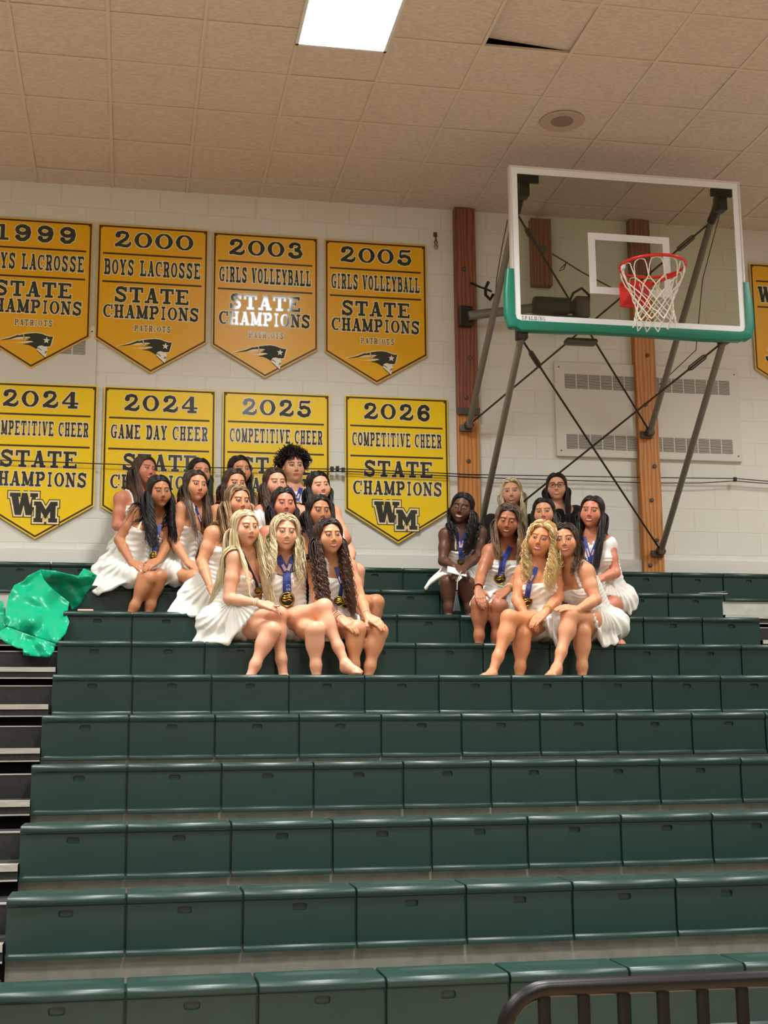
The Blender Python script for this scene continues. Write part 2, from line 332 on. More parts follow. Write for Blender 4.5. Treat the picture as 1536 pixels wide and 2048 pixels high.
    if ch == '2': return [([(.2, .74), (.26, .87), (.5, .935), (.72, .88), (.78, .72), (.68, .52), (.42, .32), (.2, .13)], .2), (arc(.25, .72, .075, .075, 0, 360), .15), ([(.1, .1), (.3, .14), (.55, .09), (.75, .08), (.9, .2)], .19), ([(.92, .16), (.92, .36)], .1)]
    if ch == '3': return [([(.2, .78), (.3, .9), (.52, .935), (.7, .86), (.73, .72), (.62, .58), (.44, .54)], .19), ([(.46, .54), (.72, .47), (.81, .3), (.72, .13), (.48, .065), (.24, .12)], .23), (arc(.24, .74, .07, .07, 0, 360), .14), (arc(.22, .22, .08, .08, 0, 360), .15)]
    if ch == '4': return [([(.66, 0), (.66, 1)], K), ([(.06, .3), (1, .3)], .12), ([(.62, .96), (.1, .32)], .12), ([(.4, .075), (.95, .075)], .15)]
    if ch == '5': return [([(.27, .92), (.83, .92)], .15), ([(.27, .95), (.24, .5)], .11), ([(.24, .52), (.5, .61), (.75, .52), (.82, .32), (.72, .13), (.48, .065), (.24, .13)], .22), (arc(.21, .22, .08, .08, 0, 360), .15), ([(.62, .9), (.86, .97)], .13)]
    if ch == '6': return [([(.78, .8), (.62, .92), (.42, .9), (.26, .74), (.2, .45), (.24, .2), (.5, .065)], .23), (arc(.53, .31, .27, .235, 0, 360, 18), .21), (arc(.76, .76, .07, .07, 0, 360), .14)]
    if ch == '9': return [([(.22, .2), (.38, .08), (.58, .1), (.74, .26), (.8, .55), (.76, .8), (.5, .935)], .23), (arc(.47, .69, .27, .235, 0, 360, 18), .21), (arc(.24, .24, .07, .07, 0, 360), .14)]
    return []
def stroke(mb, pts, w, sx, sy, ox, oz, y, grow):
    """one pen stroke as a flat strip; sx, sy scale the unit box, grow widens it in metres"""
    P = np.array(pts, float) * [sx, sy]; P = P + [ox, oz]; sc = min(sx, sy)
    n = len(P); closed = np.allclose(P[0], P[-1]) and n > 3
    if closed: P = P[:-1]; n -= 1
    if closed: T = np.roll(P, -1, 0) - np.roll(P, 1, 0)
    else:
        T = np.zeros_like(P); T[0] = P[1] - P[0]; T[-1] = P[-1] - P[-2]
        if n > 2: T[1:-1] = P[2:] - P[:-2]
    T /= np.linalg.norm(T, axis=1)[:, None] + 1e-9; Nn = np.stack([-T[:, 1], T[:, 0]], 1)
    if w == 'o': W = (TN * sy * .8 * abs(T[:, 0]) + K * sx * 1.02 * abs(T[:, 1])) / (abs(T).sum(1))
    else: W = w * (sx * abs(Nn[:, 0]) + sy * abs(Nn[:, 1])) / (abs(Nn).sum(1))
    W = W / 2 + grow
    if not closed and grow: P = P.copy(); P[0] -= T[0] * grow; P[-1] += T[-1] * grow
    A = P + Nn * W[:, None]; B = P - Nn * W[:, None]
    vs = [(q[0], y, q[1]) for q in A] + [(q[0], y, q[1]) for q in B]
    fs = [(i, n + i, n + (i + 1) % n, (i + 1) % n) for i in range(n if closed else n - 1)]
    mb.add(vs, fs)
WID = {'I': .62, 'M': 1.22, 'W': 1.25, ' ': .5, '1': .8, 'J': .85}
def text(mb, s, x0, x1, z0, z1, y, grow=0.0, gap=.12):
    ws = [WID.get(c, 1.0) for c in s]; tot = sum(ws) + gap * (len(s) - 1); u = (x1 - x0) / tot; x = x0
    for ci, (c, q) in enumerate(zip(s, ws)):
        for si, (pts, w) in enumerate(G(c)): stroke(mb, pts, w, u * q, z1 - z0, x, z0, y - .00012 * si - .00005 * (ci % 2), grow)   # strokes lie over each other like paint
        x += u * (q + gap)
# ---------------------------------------------------------------- banners
M_AMBER = mat('amber_panel', (238, 178, 6), .32, spec=.5)
M_YELLOW = mat('yellow_panel', (248, 210, 0), .34, spec=.5)
M_EDGE = mat('panel_edge', (226, 200, 150), .5)
M_BLINE = mat('brown_line', (58, 36, 14), .4)
M_LGREEN = mat('green_vinyl', (18, 42, 35), .07, spec=1.0)
M_LGREY = mat('grey_vinyl', (52, 54, 48), .16, spec=.5)
M_LWHITE = mat('cream_vinyl', (244, 226, 178), .3)
M_SILVER = mat('white_vinyl', (240, 238, 230), .3)
M_SCREW = mat('screw_head', (70, 62, 48), .4, metal=.8)
BY = 5.922
def offset_poly(poly, d):
    P = np.array(poly, float); n = len(P); out = []
    for i in range(n):
        a, b, c = P[i - 1], P[i], P[(i + 1) % n]; t1 = (b - a) / np.linalg.norm(b - a); t2 = (c - b) / np.linalg.norm(c - b)
        n1 = np.array([-t1[1], t1[0]]); n2 = np.array([-t2[1], t2[0]]); m = n1 + n2; m /= np.linalg.norm(m); out.append(tuple(b + m * d / max(.3, m @ n1)))
    return out
def frame2(mb, outer, inner, y):
    n = len(outer); mb.add([(x, y, z) for x, z in outer] + [(x, y, z) for x, z in inner], [(i, (i + 1) % n, n + (i + 1) % n, n + i) for i in range(n)])
E0 = at(195, 447, BY)                                              # emblem traced on the banner that shows it whole
def emb(pts): return [((p := at(u, v, BY))[0] - E0[0], p[2] - E0[2]) for u, v in pts]
z19 = lambda L: [(280 + a / 19.2, 660 + b / 19.2) for a, b in L]
c3 = lambda L: [(a / 3.339, 420 + b / 3.339) for a, b in L]
EMB_HAT = emb(c3([(775, 912), (860, 893), (915, 873)]) + z19([(-90, 435), (110, 385), (300, 360), (560, 345), (760, 372), (930, 440), (1080, 485), (1195, 482), (1095, 840), (1010, 860), (960, 850), (850, 850), (760, 815), (660, 840), (600, 900), (580, 955), (430, 860), (300, 800), (60, 768), (250, 735), (330, 710), (180, 700), (-120, 700), (200, 610), (300, 580), (200, 560), (-200, 560)]))
EMB_STR = [emb(z19(q)) for q in ([(70, 388), (100, 385), (178, 668), (150, 668)], [(-420, 590), (-150, 505), (150, 488), (300, 490), (360, 525), (200, 560), (-100, 575)], [(-400, 690), (-100, 690), (180, 640), (380, 645), (465, 685), (250, 715), (0, 720)])]
EMB_FACE = emb(z19([(600, 900), (660, 840), (760, 815), (850, 835), (770, 875), (880, 870), (955, 850), (985, 960), (1005, 1035), (965, 1065), (970, 1110), (940, 1190), (950, 1240), (905, 1265), (760, 1120), (600, 985), (610, 940)]))
EMB_LINE = [emb(z19(q)) for q in ([(600, 900), (680, 915), (750, 970), (785, 1015), (740, 1000), (680, 945), (600, 925)], [(870, 1085), (960, 1070), (960, 1100), (880, 1110)], [(600, 985), (915, 1270), (960, 1235), (958, 1260), (910, 1300), (590, 1010)], [(900, 1030), (1010, 1035), (960, 1062), (905, 1060)])]
stc = (950, 625); EMB_STAR = emb(z19([(stc[0] + (135 if i % 2 == 0 else 55) * sin(i * pi / 5 + .1), stc[1] - (135 if i % 2 == 0 else 55) * cos(i * pi / 5 + .1)) for i in range(10)]))
def banner(X, Z, W, HS, HT, year, sport, mascot, label, year_only=None, rows=None):
    t = thing('championship_banner', label, 'banner', (X + W / 2, BY, Z - HS), 'yellow championship banners on the wall')
    poly = [(X, Z), (X, Z - HS), (X + W / 2, Z - HT), (X + W, Z - HS), (X + W, Z)]
    base = MB(); base.cur = 1; base.prism(poly, BY, BY + .012); base.cur = 0; base.tri2(poly, BY - .0006)
    base.obj('panel', [M_AMBER if mascot == 'p' else M_YELLOW, M_EDGE], t, fix=False)
    ln = MB(); frame2(ln, offset_poly(poly, .010), offset_poly(poly, .024), BY - .0012)
    fx = lambda f: X + W * f; zz = lambda d: Z - d
    l1, l2 = (.247, .492) if mascot == 'p' else (.253, .512)
    if rows is None:
        for l in (l1, l2): ln.add([(fx(.05), BY - .0012, zz(l)), (fx(.05), BY - .0012, zz(l + .015)), (fx(.945), BY - .0012, zz(l + .015)), (fx(.945), BY - .0012, zz(l))], [(0, 1, 2, 3)])
        if mascot == 'p': R = [(year, .14, .865, .055, .195), (sport, .065, .93, .302, .440), ('STATE', .16, .83, .540, .672), ('CHAMPIONS', .065, .925, .695, .812)]
        else: R = [(year, .17, .835, .06, .2), (sport, .07, .93, .315, .435), ('STATE', .175, .84, .557, .695), ('CHAMPIONS', .075, .93, .73, .85)]
    else:
        R = rows
        for l in (.16, .405): ln.add([(fx(.06), BY - .0012, zz(l)), (fx(.06), BY - .0012, zz(l + .015)), (fx(.945), BY - .0012, zz(l + .015)), (fx(.945), BY - .0012, zz(l))], [(0, 1, 2, 3)])
    ln.obj('border_lines', M_BLINE, t, fix=False)
    for s, a, b, z0, z1 in R:
        hi = MB(); lo = MB()
        gp = .24 if s == sport else .14; text(hi, s, fx(a), fx(b), zz(z1), zz(z0), BY - .0036, 0, gp); text(lo, s, fx(a), fx(b), zz(z1), zz(z0), BY - .0014, .0075, gp)
        nm = 'year_lettering' if s == year else 'lettering'
        hi.obj(nm, M_LGREEN if mascot == 'p' else M_LGREY, t, fix=False); lo.obj(nm + '_outline', M_LWHITE, t, fix=False)
    if mascot == 'p' and rows is None:
        hi = MB(); lo = MB(); text(hi, 'PATRIOTS', fx(.345), fx(.672), zz(.918), zz(.866), BY - .0036, -.0012, .3); text(lo, 'PATRIOTS', fx(.345), fx(.672), zz(.918), zz(.866), BY - .0014, .005, .3)
        hi.obj('team_lettering', M_LGREEN, t, fix=False); lo.obj('team_lettering_outline', M_LWHITE, t, fix=False)
        sh = lambda L: [(X + a, Z + b) for a, b in L]
        o = MB(); o.tri2(sh(EMB_HAT), BY - .0018)
        o.obj('emblem_hat', M_LGREEN, t, fix=False)
        q = MB(); q.tri2(sh(EMB_FACE), BY - .0022); q.tri2(sh(EMB_STAR), BY - .0024)
        q.obj('emblem_face_and_star', M_SILVER, t, fix=False)
        q = MB()
        for e in EMB_STR: q.tri2(sh(e), BY - .0022)
        q.obj('emblem_streaks', M_LWHITE, t, fix=False)
        q = MB()
        for e in EMB_LINE: q.tri2(sh(e), BY - .0028)
        q.obj('emblem_lines', M_LGREEN, t, fix=False)
        q = MB()
        out = np.array(sh(EMB_HAT)); n_ = 20                        # pale rim that follows the crown and the brim
        for i in range(0, 16):
            a, b = out[i], out[i + 1]; d = b - a; nn = np.array([-d[1], d[0]]) / (np.linalg.norm(d) + 1e-9) * .008
            q.add([(a[0], BY - .0014, a[1]), (b[0], BY - .0014, b[1]), (b[0] + nn[0], BY - .0014, b[1] + nn[1]), (a[0] + nn[0], BY - .0014, a[1] + nn[1])], [(0, 1, 2, 3)])
        q.obj('emblem_rim', M_LWHITE, t, fix=False)
    if mascot == 'w':
        Wp = [(0, 1), (.38, 1), (.38, .82), (.31, .82), (.35, .45), (.43, 1), (.62, 1), (.72, .45), (.78, .82), (.72, .82), (.72, 1), (1, 1), (1, .82), (.93, .82), (.8, 0), (.58, 0), (.5, .45), (.42, 0), (.2, 0), (.06, .82), (0, .82)]
        Mp = [(0, 1), (.3, 1), (.5, .62), (.7, 1), (1, 1), (1, .8), (.92, .8), (.92, .2), (1, .2), (1, 0), (.62, 0), (.62, .2), (.69, .2), (.69, .52), (.5, .14), (.31, .52), (.31, .2), (.38, .2), (.38, 0), (0, 0), (0, .2), (.08, .2), (.08, .8), (0, .8)]
        for pl, (a, b, z0, z1), dy in ((Wp, (.275, .515, .905, 1.085), 0), (Mp, (.483, .685, .972, 1.140), -.0012)):
            P = [(fx(a + (b - a) * x), zz(z1) + (z1 - z0) * z) for x, z in pl][::-1]
            o1 = MB(); o1.tri2(offset_poly(P, -.020), BY - .0016 + dy); o1.obj('monogram_border', M_LGREY, t, fix=False)
            o1 = MB(); o1.tri2(offset_poly(P, -.013), BY - .0019 + dy); o1.obj('monogram_outline', M_LWHITE, t, fix=False)
            o1 = MB(); o1.tri2(P, BY - .0022 + dy); o1.obj('monogram_letter', M_LGREY, t, fix=False)
    for sx in (.03, W - .03):
        MB().lathe([(.007, 0), (.007, -.003), (.003, -.005)], (X + sx, BY - .001, Z - .03), 12, 'y').obj('screw', M_SCREW, t)
banner(-.855, 5.138, .918, .992, 1.275, '1999', 'BOYS LACROSSE', 'p', 'amber 1999 boys lacrosse state champions banner, cut by the frame edge')
banner(.103, 5.135, .914, .990, 1.272, '2000', 'BOYS LACROSSE', 'p', 'amber 2000 boys lacrosse state champions banner')
banner(1.056, 5.126, .897, .997, 1.260, '2003', 'GIRLS VOLLEYBALL', 'p', 'amber 2003 girls volleyball banner with glare on its lettering')
banner(2.010, 5.120, .892, 1.003, 1.266, '2005', 'GIRLS VOLLEYBALL', 'p', 'amber 2005 girls volleyball state champions banner')
banner(-.770, 3.738, .908, .996, 1.274, '2024', 'COMPETITIVE CHEER', 'w', 'yellow 2024 competitive cheer banner under the 1999 one')
banner(.190, 3.737, .908, .998, 1.280, '2024', 'GAME DAY CHEER', 'w', 'yellow 2024 game day cheer banner partly behind heads')
banner(1.154, 3.740, .897, .990, 1.266, '2025', 'COMPETITIVE CHEER', 'w', 'yellow 2025 competitive cheer banner behind the dark curly-haired young man')
banner(2.180, 3.743, .893, .980, 1.257, '2026', 'COMPETITIVE CHEER', 'w', 'yellow 2026 competitive cheer banner with the whole monogram')
banner(5.930, 5.142, .90, 1.0, 1.27, '', '', 'p', 'amber banner cut off by the frame beside the backboard', rows=[('W', .075, .235, .217, .373), ('S', .20, .33, .475, .59), ('C', .165, .33, .62, .74), ('JO', .11, .33, .80, .92)])
# ---------------------------------------------------------------- things on the wall
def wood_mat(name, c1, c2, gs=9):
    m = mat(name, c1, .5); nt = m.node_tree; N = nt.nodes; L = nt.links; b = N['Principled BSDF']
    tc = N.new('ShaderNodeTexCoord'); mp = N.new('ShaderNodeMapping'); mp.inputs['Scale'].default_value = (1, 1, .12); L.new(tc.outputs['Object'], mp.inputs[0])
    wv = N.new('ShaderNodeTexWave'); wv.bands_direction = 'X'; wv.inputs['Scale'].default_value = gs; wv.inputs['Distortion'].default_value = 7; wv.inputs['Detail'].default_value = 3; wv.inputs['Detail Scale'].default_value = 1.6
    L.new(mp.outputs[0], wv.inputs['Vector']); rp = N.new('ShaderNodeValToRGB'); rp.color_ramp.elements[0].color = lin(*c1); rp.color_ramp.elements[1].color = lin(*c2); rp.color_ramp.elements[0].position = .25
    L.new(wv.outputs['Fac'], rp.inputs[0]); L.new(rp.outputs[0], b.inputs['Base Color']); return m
M_PINE = wood_mat('orange_pine', (208, 142, 74), (178, 110, 52))
M_REDW = wood_mat('dark_red_pine', (146, 88, 62), (112, 64, 46))  # darker, redder wood tone for the upper planks and the mounting board
M_STEEL = mat('grey_steel', (130, 124, 114), .4, metal=.3)
M_DSTEEL = mat('dark_steel', (52, 48, 44), .4, metal=.5)
M_CAST = mat('cast_iron', (96, 92, 86), .5, metal=.7)
M_CABLE = mat('steel_cable', (66, 60, 52), .45, metal=.5)
PF = WALLY - .085
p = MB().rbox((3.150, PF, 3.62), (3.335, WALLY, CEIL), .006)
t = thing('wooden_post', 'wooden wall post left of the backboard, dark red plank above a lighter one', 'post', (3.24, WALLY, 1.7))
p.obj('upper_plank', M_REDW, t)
MB().rbox((3.150, PF + .02, 1.7), (3.335, WALLY, 3.62), .006).obj('lower_plank', M_PINE, t)
MB().box((3.145, PF - .006, 3.60), (3.34, PF + .02, 3.66)).obj('strap_plate', M_CAST, t)
b = MB()
for z in (3.75, 3.48, 3.2, 2.75, 4.1, 4.45, 4.9): b.lathe([(.018, .01), (.018, -.012), (.01, -.016)], (3.20 + .09 * ((z * 7) % 1), PF + (.02 if z < 3.62 else 0), z), 10, 'y')
b.obj('bolt', M_CAST, t)
t = thing('wooden_post', 'tall orange pine wall post behind the hoop net', 'post', (4.86, WALLY, 1.7))
MB().rbox((4.765, PF, 1.7), (4.955, WALLY, 4.95), .006).obj('plank', M_PINE, t)
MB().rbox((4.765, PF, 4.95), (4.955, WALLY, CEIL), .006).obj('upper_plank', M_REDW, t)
b = MB()
for z, x in ((2.33, 4.82), (2.55, 4.89), (2.9, 4.86), (3.2, 4.9), (3.75, 4.84), (4.2, 4.88)): b.lathe([(.018, .01), (.018, -.012), (.01, -.016)], (x, PF, z), 10, 'y')
b.obj('bolt', M_CAST, t)
a, c = at(1062, 435, PF), at(1106, 571, PF)
t = thing('mounting_board', 'short dark red mounting board seen through the backboard glass', 'board', ((a[0] + c[0]) / 2, WALLY, c[2]))
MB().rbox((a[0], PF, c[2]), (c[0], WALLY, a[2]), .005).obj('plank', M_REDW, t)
MB().lathe([(.035, .0), (.035, -.02), (.012, -.03)], (a[0] + .1, PF, (a[2] + c[2]) / 2 + .02), 12, 'y').obj('eye_plate', M_CAST, t)
# vent covers
M_VENT = mat('vent_enamel', (218, 217, 207), .45); M_SLOT = mat('vent_slot', (74, 68, 58), .7)
def vent(x0, x1, z0, z1, rows, label, dp=.035):
    t = thing('vent_cover', label, 'vent', ((x0 + x1) / 2, WALLY, z0))
    MB().rbox((x0, WALLY - dp, z0), (x1, WALLY, z1), .006).obj('cover', M_VENT, t)
    for za, zb in rows:
        g = MB(); n = 14; wd = (x1 - x0 - .17) / n; bars = MB()
        for i in range(n):
            xa = x0 + .085 + i * wd + .006; xb = xa + wd - .012; g.box((xa, WALLY - dp - .0025, za), (xb, WALLY - dp + .001, zb))
            for q in range(12): zc = za + (q + .5) * (zb - za) / 12; bars.box((xa, WALLY - dp - .005, zc - .0022), (xb, WALLY - dp - .0025, zc + .0022))
        o = g.obj('grille', M_SLOT, t); bars.obj('slats', M_VENT, o)
    b = MB()
    for x in (x0 + .04, x1 - .04):
        for z in (z0 + .05, z1 - .05): b.lathe([(.007, 0), (.005, -.005)], (x, WALLY - dp, z), 8, 'y')
    b.obj('screw', M_SCREW, t)
vent(4.035, 5.755, 3.277, 4.125, ((3.885, 4.015), (3.345, 3.475)), 'white louvred vent cover on the wall below the backboard')
vent(-1.60, .12, 3.40, 4.25, ((4.00, 4.125), (3.46, 3.58)), 'white louvred vent cover mostly behind the 1999 banner', .018)
# taut cables along the wall
def P3(u, v, y=5.88): return at(u, v, y)
t = thing('wall_cable', 'thin taut steel cables with clamps strung across the wall above the heads', 'cable', (2.5, 5.88, 3.0))
pts = [P3(-60, 918), P3(400, 935), P3(660, 938), P3(700, 938), P3(940, 949), P3(1290, 955), P3(1472, 957), P3(1600, 968)]
MB().tube(pts, .0045, 6).obj('upper_cable', M_CABLE, t)
MB().tube([P3(640, 943), P3(700, 943), P3(960, 955), P3(1300, 966), P3(1400, 966), P3(1470, 962), P3(1600, 972)], .0045, 6).obj('lower_cable', M_CABLE, t)
for u, v in ((664, 938), (675, 937), (686, 940), (1470, 959)):
    q = P3(u, v, 5.875); MB().rbox(q - [.014, .012, .02], q + [.014, .012, .02], .004).obj('clamp', M_DSTEEL, t)
q = P3(870, 470, WALLY)
t = thing('wall_hook', 'small metal hook hanging on the wall right of the 2005 banner', 'hook', tuple(q))
MB().rbox(q - [.016, .02, .02], q + [.016, 0, .02], .004).obj('plate', M_CAST, t)
MB().tube([q + [0, -.02, 0], q + [0, -.03, -.05], q + [.012, -.03, -.08], q + [0, -.03, -.11], q + [-.012, -.03, -.08], q + [0, -.03, -.05]], .006, 6).obj('link', M_CAST, t)
MB().lathe([(.004, .0), (.018, -.01), (.02, -.025), (.006, -.045)], q + [0, -.03, -.10], 12).obj('snap', mat('zinc', (170, 166, 156), .3, metal=.8), t, True)
# winch behind the backboard
q = at(1110, 613, 5.70)
t = thing('winch_motor', 'dark winch motor on a pipe behind the bottom of the backboard', 'motor', (q[0], WALLY, q[2] - .1))
m = MB().lathe([(.03, -.2), (.075, -.19), (.08, -.14), (.08, .1), (.06, .12), (.05, .18)], (0, 0, 0), 20)
m.v = [(q[0] + h, q[1] + a * 1.0, q[2] + b) for a, b, h in m.v]; m.obj('motor_body', mat('motor_paint', (58, 62, 66), .4, metal=.4), t, True)
MB().rbox(q + [.17, -.07, -.10], q + [.30, .07, .09], .02).obj('gearbox', M_CAST, t, True)
MB().tube([q + [.10, -.05, 0], q + [.14, -.08, .1], q + [.22, -.08, .15], q + [.29, -.06, .1], q + [.29, -.04, 0]], .012, 8).obj('cable', M_BLACK, t, True)
MB().rbox(q + [-.02, -.06, -.13], q + [.24, .25, -.09], .006).obj('shelf_bracket', M_DSTEEL, t)
a = at(948, 632, 5.78); MB().tube([[a[0] - .05, 5.78, a[2]], [q[0] - .18, 5.74, q[2] - .01]], .04, 14).obj('pipe', mat('galvanised', (132, 132, 124), .45, metal=.5), t, True)
MB().rbox((a[0] - .12, PF - .06, a[2] - .08), (a[0] - .0, PF, a[2] + .1), .01).obj('pipe_bracket', M_DSTEEL, t)
e = at(972, 578, 5.75)
MB().tube([at(942, 566, PF), at(960, 574, 5.76), e, e + [.05, 0, -.02]], .009, 8).obj('lead', M_BLACK, t, True)
MB().tube([e + [.02, -.01, .06], e + [-.01, -.02, .0], e + [-.01, -.02, -.06], e + [.03, -.02, -.10], e + [.06, -.01, -.05]], .014, 8).obj('coil', M_BLACK, t, True)
# ---------------------------------------------------------------- basketball hoop
BX, BYY, BZ, BW, BH = 3.176, 4.2126, 3.897, 1.83, 1.206
hoop = thing('basketball_hoop', 'glass basketball hoop braced out from the wall on tubular struts', 'basketball hoop', (BX + BW / 2, BYY, BZ))
def glass_mat():
    m = bpy.data.materials.new('board_glass'); m.use_nodes = True; nt = m.node_tree; N = nt.nodes; L = nt.links
    for n in list(N):
        if n.type != 'OUTPUT_MATERIAL': N.remove(n)
    out = [n for n in N if n.type == 'OUTPUT_MATERIAL'][0]
    tr = N.new('ShaderNodeBsdfTransparent'); tr.inputs[0].default_value = lin(224, 228, 212)
    gl = N.new('ShaderNodeBsdfGlossy'); gl.inputs['Roughness'].default_value = .02; gl.inputs['Color'].default_value = (.9, .95, .9, 1)
    fr = N.new('ShaderNodeFresnel'); fr.inputs[0].default_value = 1.45; mx = N.new('ShaderNodeMixShader')
    L.new(fr.outputs[0], mx.inputs[0]); L.new(tr.outputs[0], mx.inputs[1]); L.new(gl.outputs[0], mx.inputs[2]); L.new(mx.outputs[0], out.inputs[0]); return m
M_BTAPE = mat('white_board_border', (226, 230, 232), .35)
M_BFRAME = mat('pale_frame', (214, 210, 200), .35, metal=.2)
MB().add([(BX, BYY + .002, BZ), (BX + BW, BYY + .002, BZ), (BX + BW, BYY + .002, BZ + BH), (BX, BYY + .002, BZ + BH)], [(0, 1, 2, 3)]).obj('glass', glass_mat(), hoop)
def rect_ring(mb, x0, z0, x1, z1, wd, ya, yb):
    mb.box((x0, ya, z0), (x1, yb, z0 + wd)).box((x0, ya, z1 - wd), (x1, yb, z1)).box((x0, ya, z0 + wd), (x0 + wd, yb, z1 - wd)).box((x1 - wd, ya, z0 + wd), (x1, yb, z1 - wd)); return mb
rect_ring(MB(), BX, BZ, BX + BW, BZ + BH, .048, BYY - .002, BYY + .001).obj('border', M_BTAPE, hoop)
rect_ring(MB(), BX - .012, BZ - .012, BX + BW + .012, BZ + BH + .012, .012, BYY - .008, BYY + .045).obj('frame', M_BFRAME, hoop)
TXC = BX + BW / 2
rect_ring(MB(), TXC - .325, BZ + .245, TXC + .325, BZ + .245 + .48, .055, BYY - .002, BYY + .001).obj('target_square', M_BTAPE, hoop)
lt = MB(); text(lt, 'SPALDING', BX + .052, BX + .235, BZ + .010, BZ + .040, BYY - .0034, -.0008, .2); lt.obj('lettering', M_BLACK, hoop, fix=False)
# green edge padding
M_PAD = mat('green_padding', (20, 118, 96), .35, spec=.5)
def pad():
    sec = [(0, -.010), (.055, -.012), (.07, -.004), (.072, .0), (.072, .05), (.06, .062), (0, .062)]      # outward, depth
    sec = [(d - .003, y) for d, y in sec]; path = [((BX, BZ + .40), (-1, 0)), ((BX, BZ + .05), (-1, 0)), ((BX + .012, BZ + .012), (-.8, -.8)), ((BX + .05, BZ), (0, -1)), ((BX + BW - .05, BZ), (0, -1)), ((BX + BW - .012, BZ + .012), (.8, -.8)), ((BX + BW, BZ + .05), (1, 0)), ((BX + BW, BZ + .40), (1, 0))]
    mb = MB(); n = len(sec); vs = []
    pp = []
    for i in range(len(path) - 1):
        for s_ in range(6 if i != len(path) - 2 else 7):
            f = s_ / 6; pp.append((np.array(path[i][0]) * (1 - f) + np.array(path[i + 1][0]) * f, np.array(path[i][1]) * (1 - f) + np.array(path[i + 1][1]) * f))
    m = len(pp)
    for i, (c, o) in enumerate(pp):
        tap = min(1, .72 + .28 * min(i, m - 1 - i) / 3); sag = .006 * sin(i * 1.3) if 12 < i < m - 12 else 0
        for d, y in sec: vs.append((c[0] + o[0] * d * tap, BYY + y, c[1] + o[1] * d * tap + sag * (d > .03)))
    fs = [(i * n + k, i * n + (k + 1) % n, (i + 1) * n + (k + 1) % n, (i + 1) * n + k) for i in range(m - 1) for k in range(n)] + [tuple(range(n)), tuple((m - 1) * n + k for k in range(n))]
    return mb.add(vs, fs)
pad().obj('edge_padding', M_PAD, hoop, True)
# rim, plate, net
M_RIM = mat('red_rim', (226, 36, 30), .3, coat=.3); RC = np.array([TXC + .02, BYY - .155 - .229, BZ + .335]); RR = .2365
MB().tube([RC + [RR * cos(q), RR * sin(q), 0] for q in np.linspace(0, 2 * pi, 49)[:-1]], .0115, 10, closed=True).obj('rim', M_RIM, hoop, True)
pl = MB().rbox((RC[0] - .115, BYY - .03, RC[2] - .19), (RC[0] + .115, BYY - .002, RC[2] + .0), .006)
pl.add([(RC[0] - .11, BYY - .03, RC[2] - .02), (RC[0] + .11, BYY - .03, RC[2] - .02), (RC[0] + .095, BYY - .165, RC[2] - .035), (RC[0] - .095, BYY - .165, RC[2] - .035), (RC[0] - .11, BYY - .03, RC[2] - .18), (RC[0] + .11, BYY - .03, RC[2] - .18), (RC[0] + .06, BYY - .15, RC[2] - .085), (RC[0] - .06, BYY - .15, RC[2] - .085)], [(0, 1, 2, 3), (0, 4, 7, 3), (1, 5, 6, 2), (3, 2, 6, 7), (4, 5, 6, 7)])
for s_ in (-1, 1): pl.tube([RC + [s_ * .10, .229 + .13, -.02], RC + [s_ * .15, .18, -.03], RC + [s_ * .225, .05, -.02]], .012, 8)
pl.obj('rim_plate', M_RIM, hoop)
M_NET = mat('white_net', (232, 228, 214), .8); net = MB(); NL = [(0, .236, 0), (-.13, .205, 0), (-.19, .172, .5), (-.245, .150, 0), (-.295, .139, .5), (-.345, .136, 0), (-.39, .145, .5), (-.445, .158, 0)]
jit = lambda: np.array([random.uniform(-.005, .005) for _ in range(3)])
kn = [[RC + [r * cos(2 * pi * (i + o) / 12), r * sin(2 * pi * (i + o) / 12), z] + (jit() if z < -.05 else 0) for i in range(12)] for z, r, o in NL]
for i in range(12):
    q = 2 * pi * (i + .5) / 12; a = 2 * pi * i / 12; b_ = 2 * pi * (i + 1) / 12
    pts = [kn[1][i]] + [RC + [.228 * cos(a + (b_ - a) * f), .228 * sin(a + (b_ - a) * f), z] for f, z in ((.10, -.06), (.2, -.022), (.5, -.008), (.8, -.022), (.9, -.06))] + [kn[1][(i + 1) % 12]]
    net.tube(pts, .0042, 5)
for l in range(1, len(NL) - 1):
    for i in range(12):
        o0, o1 = NL[l][2], NL[l + 1][2]; js = (i, (i - 1) % 12) if o1 > o0 else (i, (i + 1) % 12)
        for j in js:
            a, b_ = kn[l][i], kn[l + 1][j]; mid = (a + b_) / 2; mid = mid + (mid - RC) * [-.03, -.03, 0]; net.tube([a, mid, b_], .0042 if l < 6 else .005, 5)
net.obj('net', M_NET, hoop, True)
tg = MB().rbox(RC + [-.245, -.05, -.045], RC + [-.225, .0, -.015], .004); tg.obj('tape', M_BTAPE, hoop)
# struts, brackets, braces
yb = BYY + .09
TOP = [at(1044, 372, yb), at(1437, 392, yb)]; LOW = [at(1042, 676, yb), at(1446, 684, yb)]
WU = [at(938, 850, PF - .05), at(1300, 864, PF - .05)]; WL = [at(957, 1075, PF - .05), at(1322, 1102, PF - .05)]
for a, b in ((TOP[0], WU[0]), (TOP[1], WU[1]), (LOW[0], WL[0]), (LOW[1], WL[1])): MB().tube([a, b], .026, 14).obj('support_strut', M_STEEL, hoop, True)
for i, q in enumerate(WU + WL):
    m = MB().rbox((q[0] - .075, PF - .028, q[2] - .05), (q[0] + .035, PF - .0, q[2] + .01), .008); m.rbox((q[0] - .03, PF - .085, q[2] - .035), (q[0] + .03, PF - .01, q[2] + .035), .012); m.tube([q + [-.04, 0, 0], q + [.04, 0, 0]], .016, 10)
    m.obj('wall_bracket', M_CAST, hoop, True)
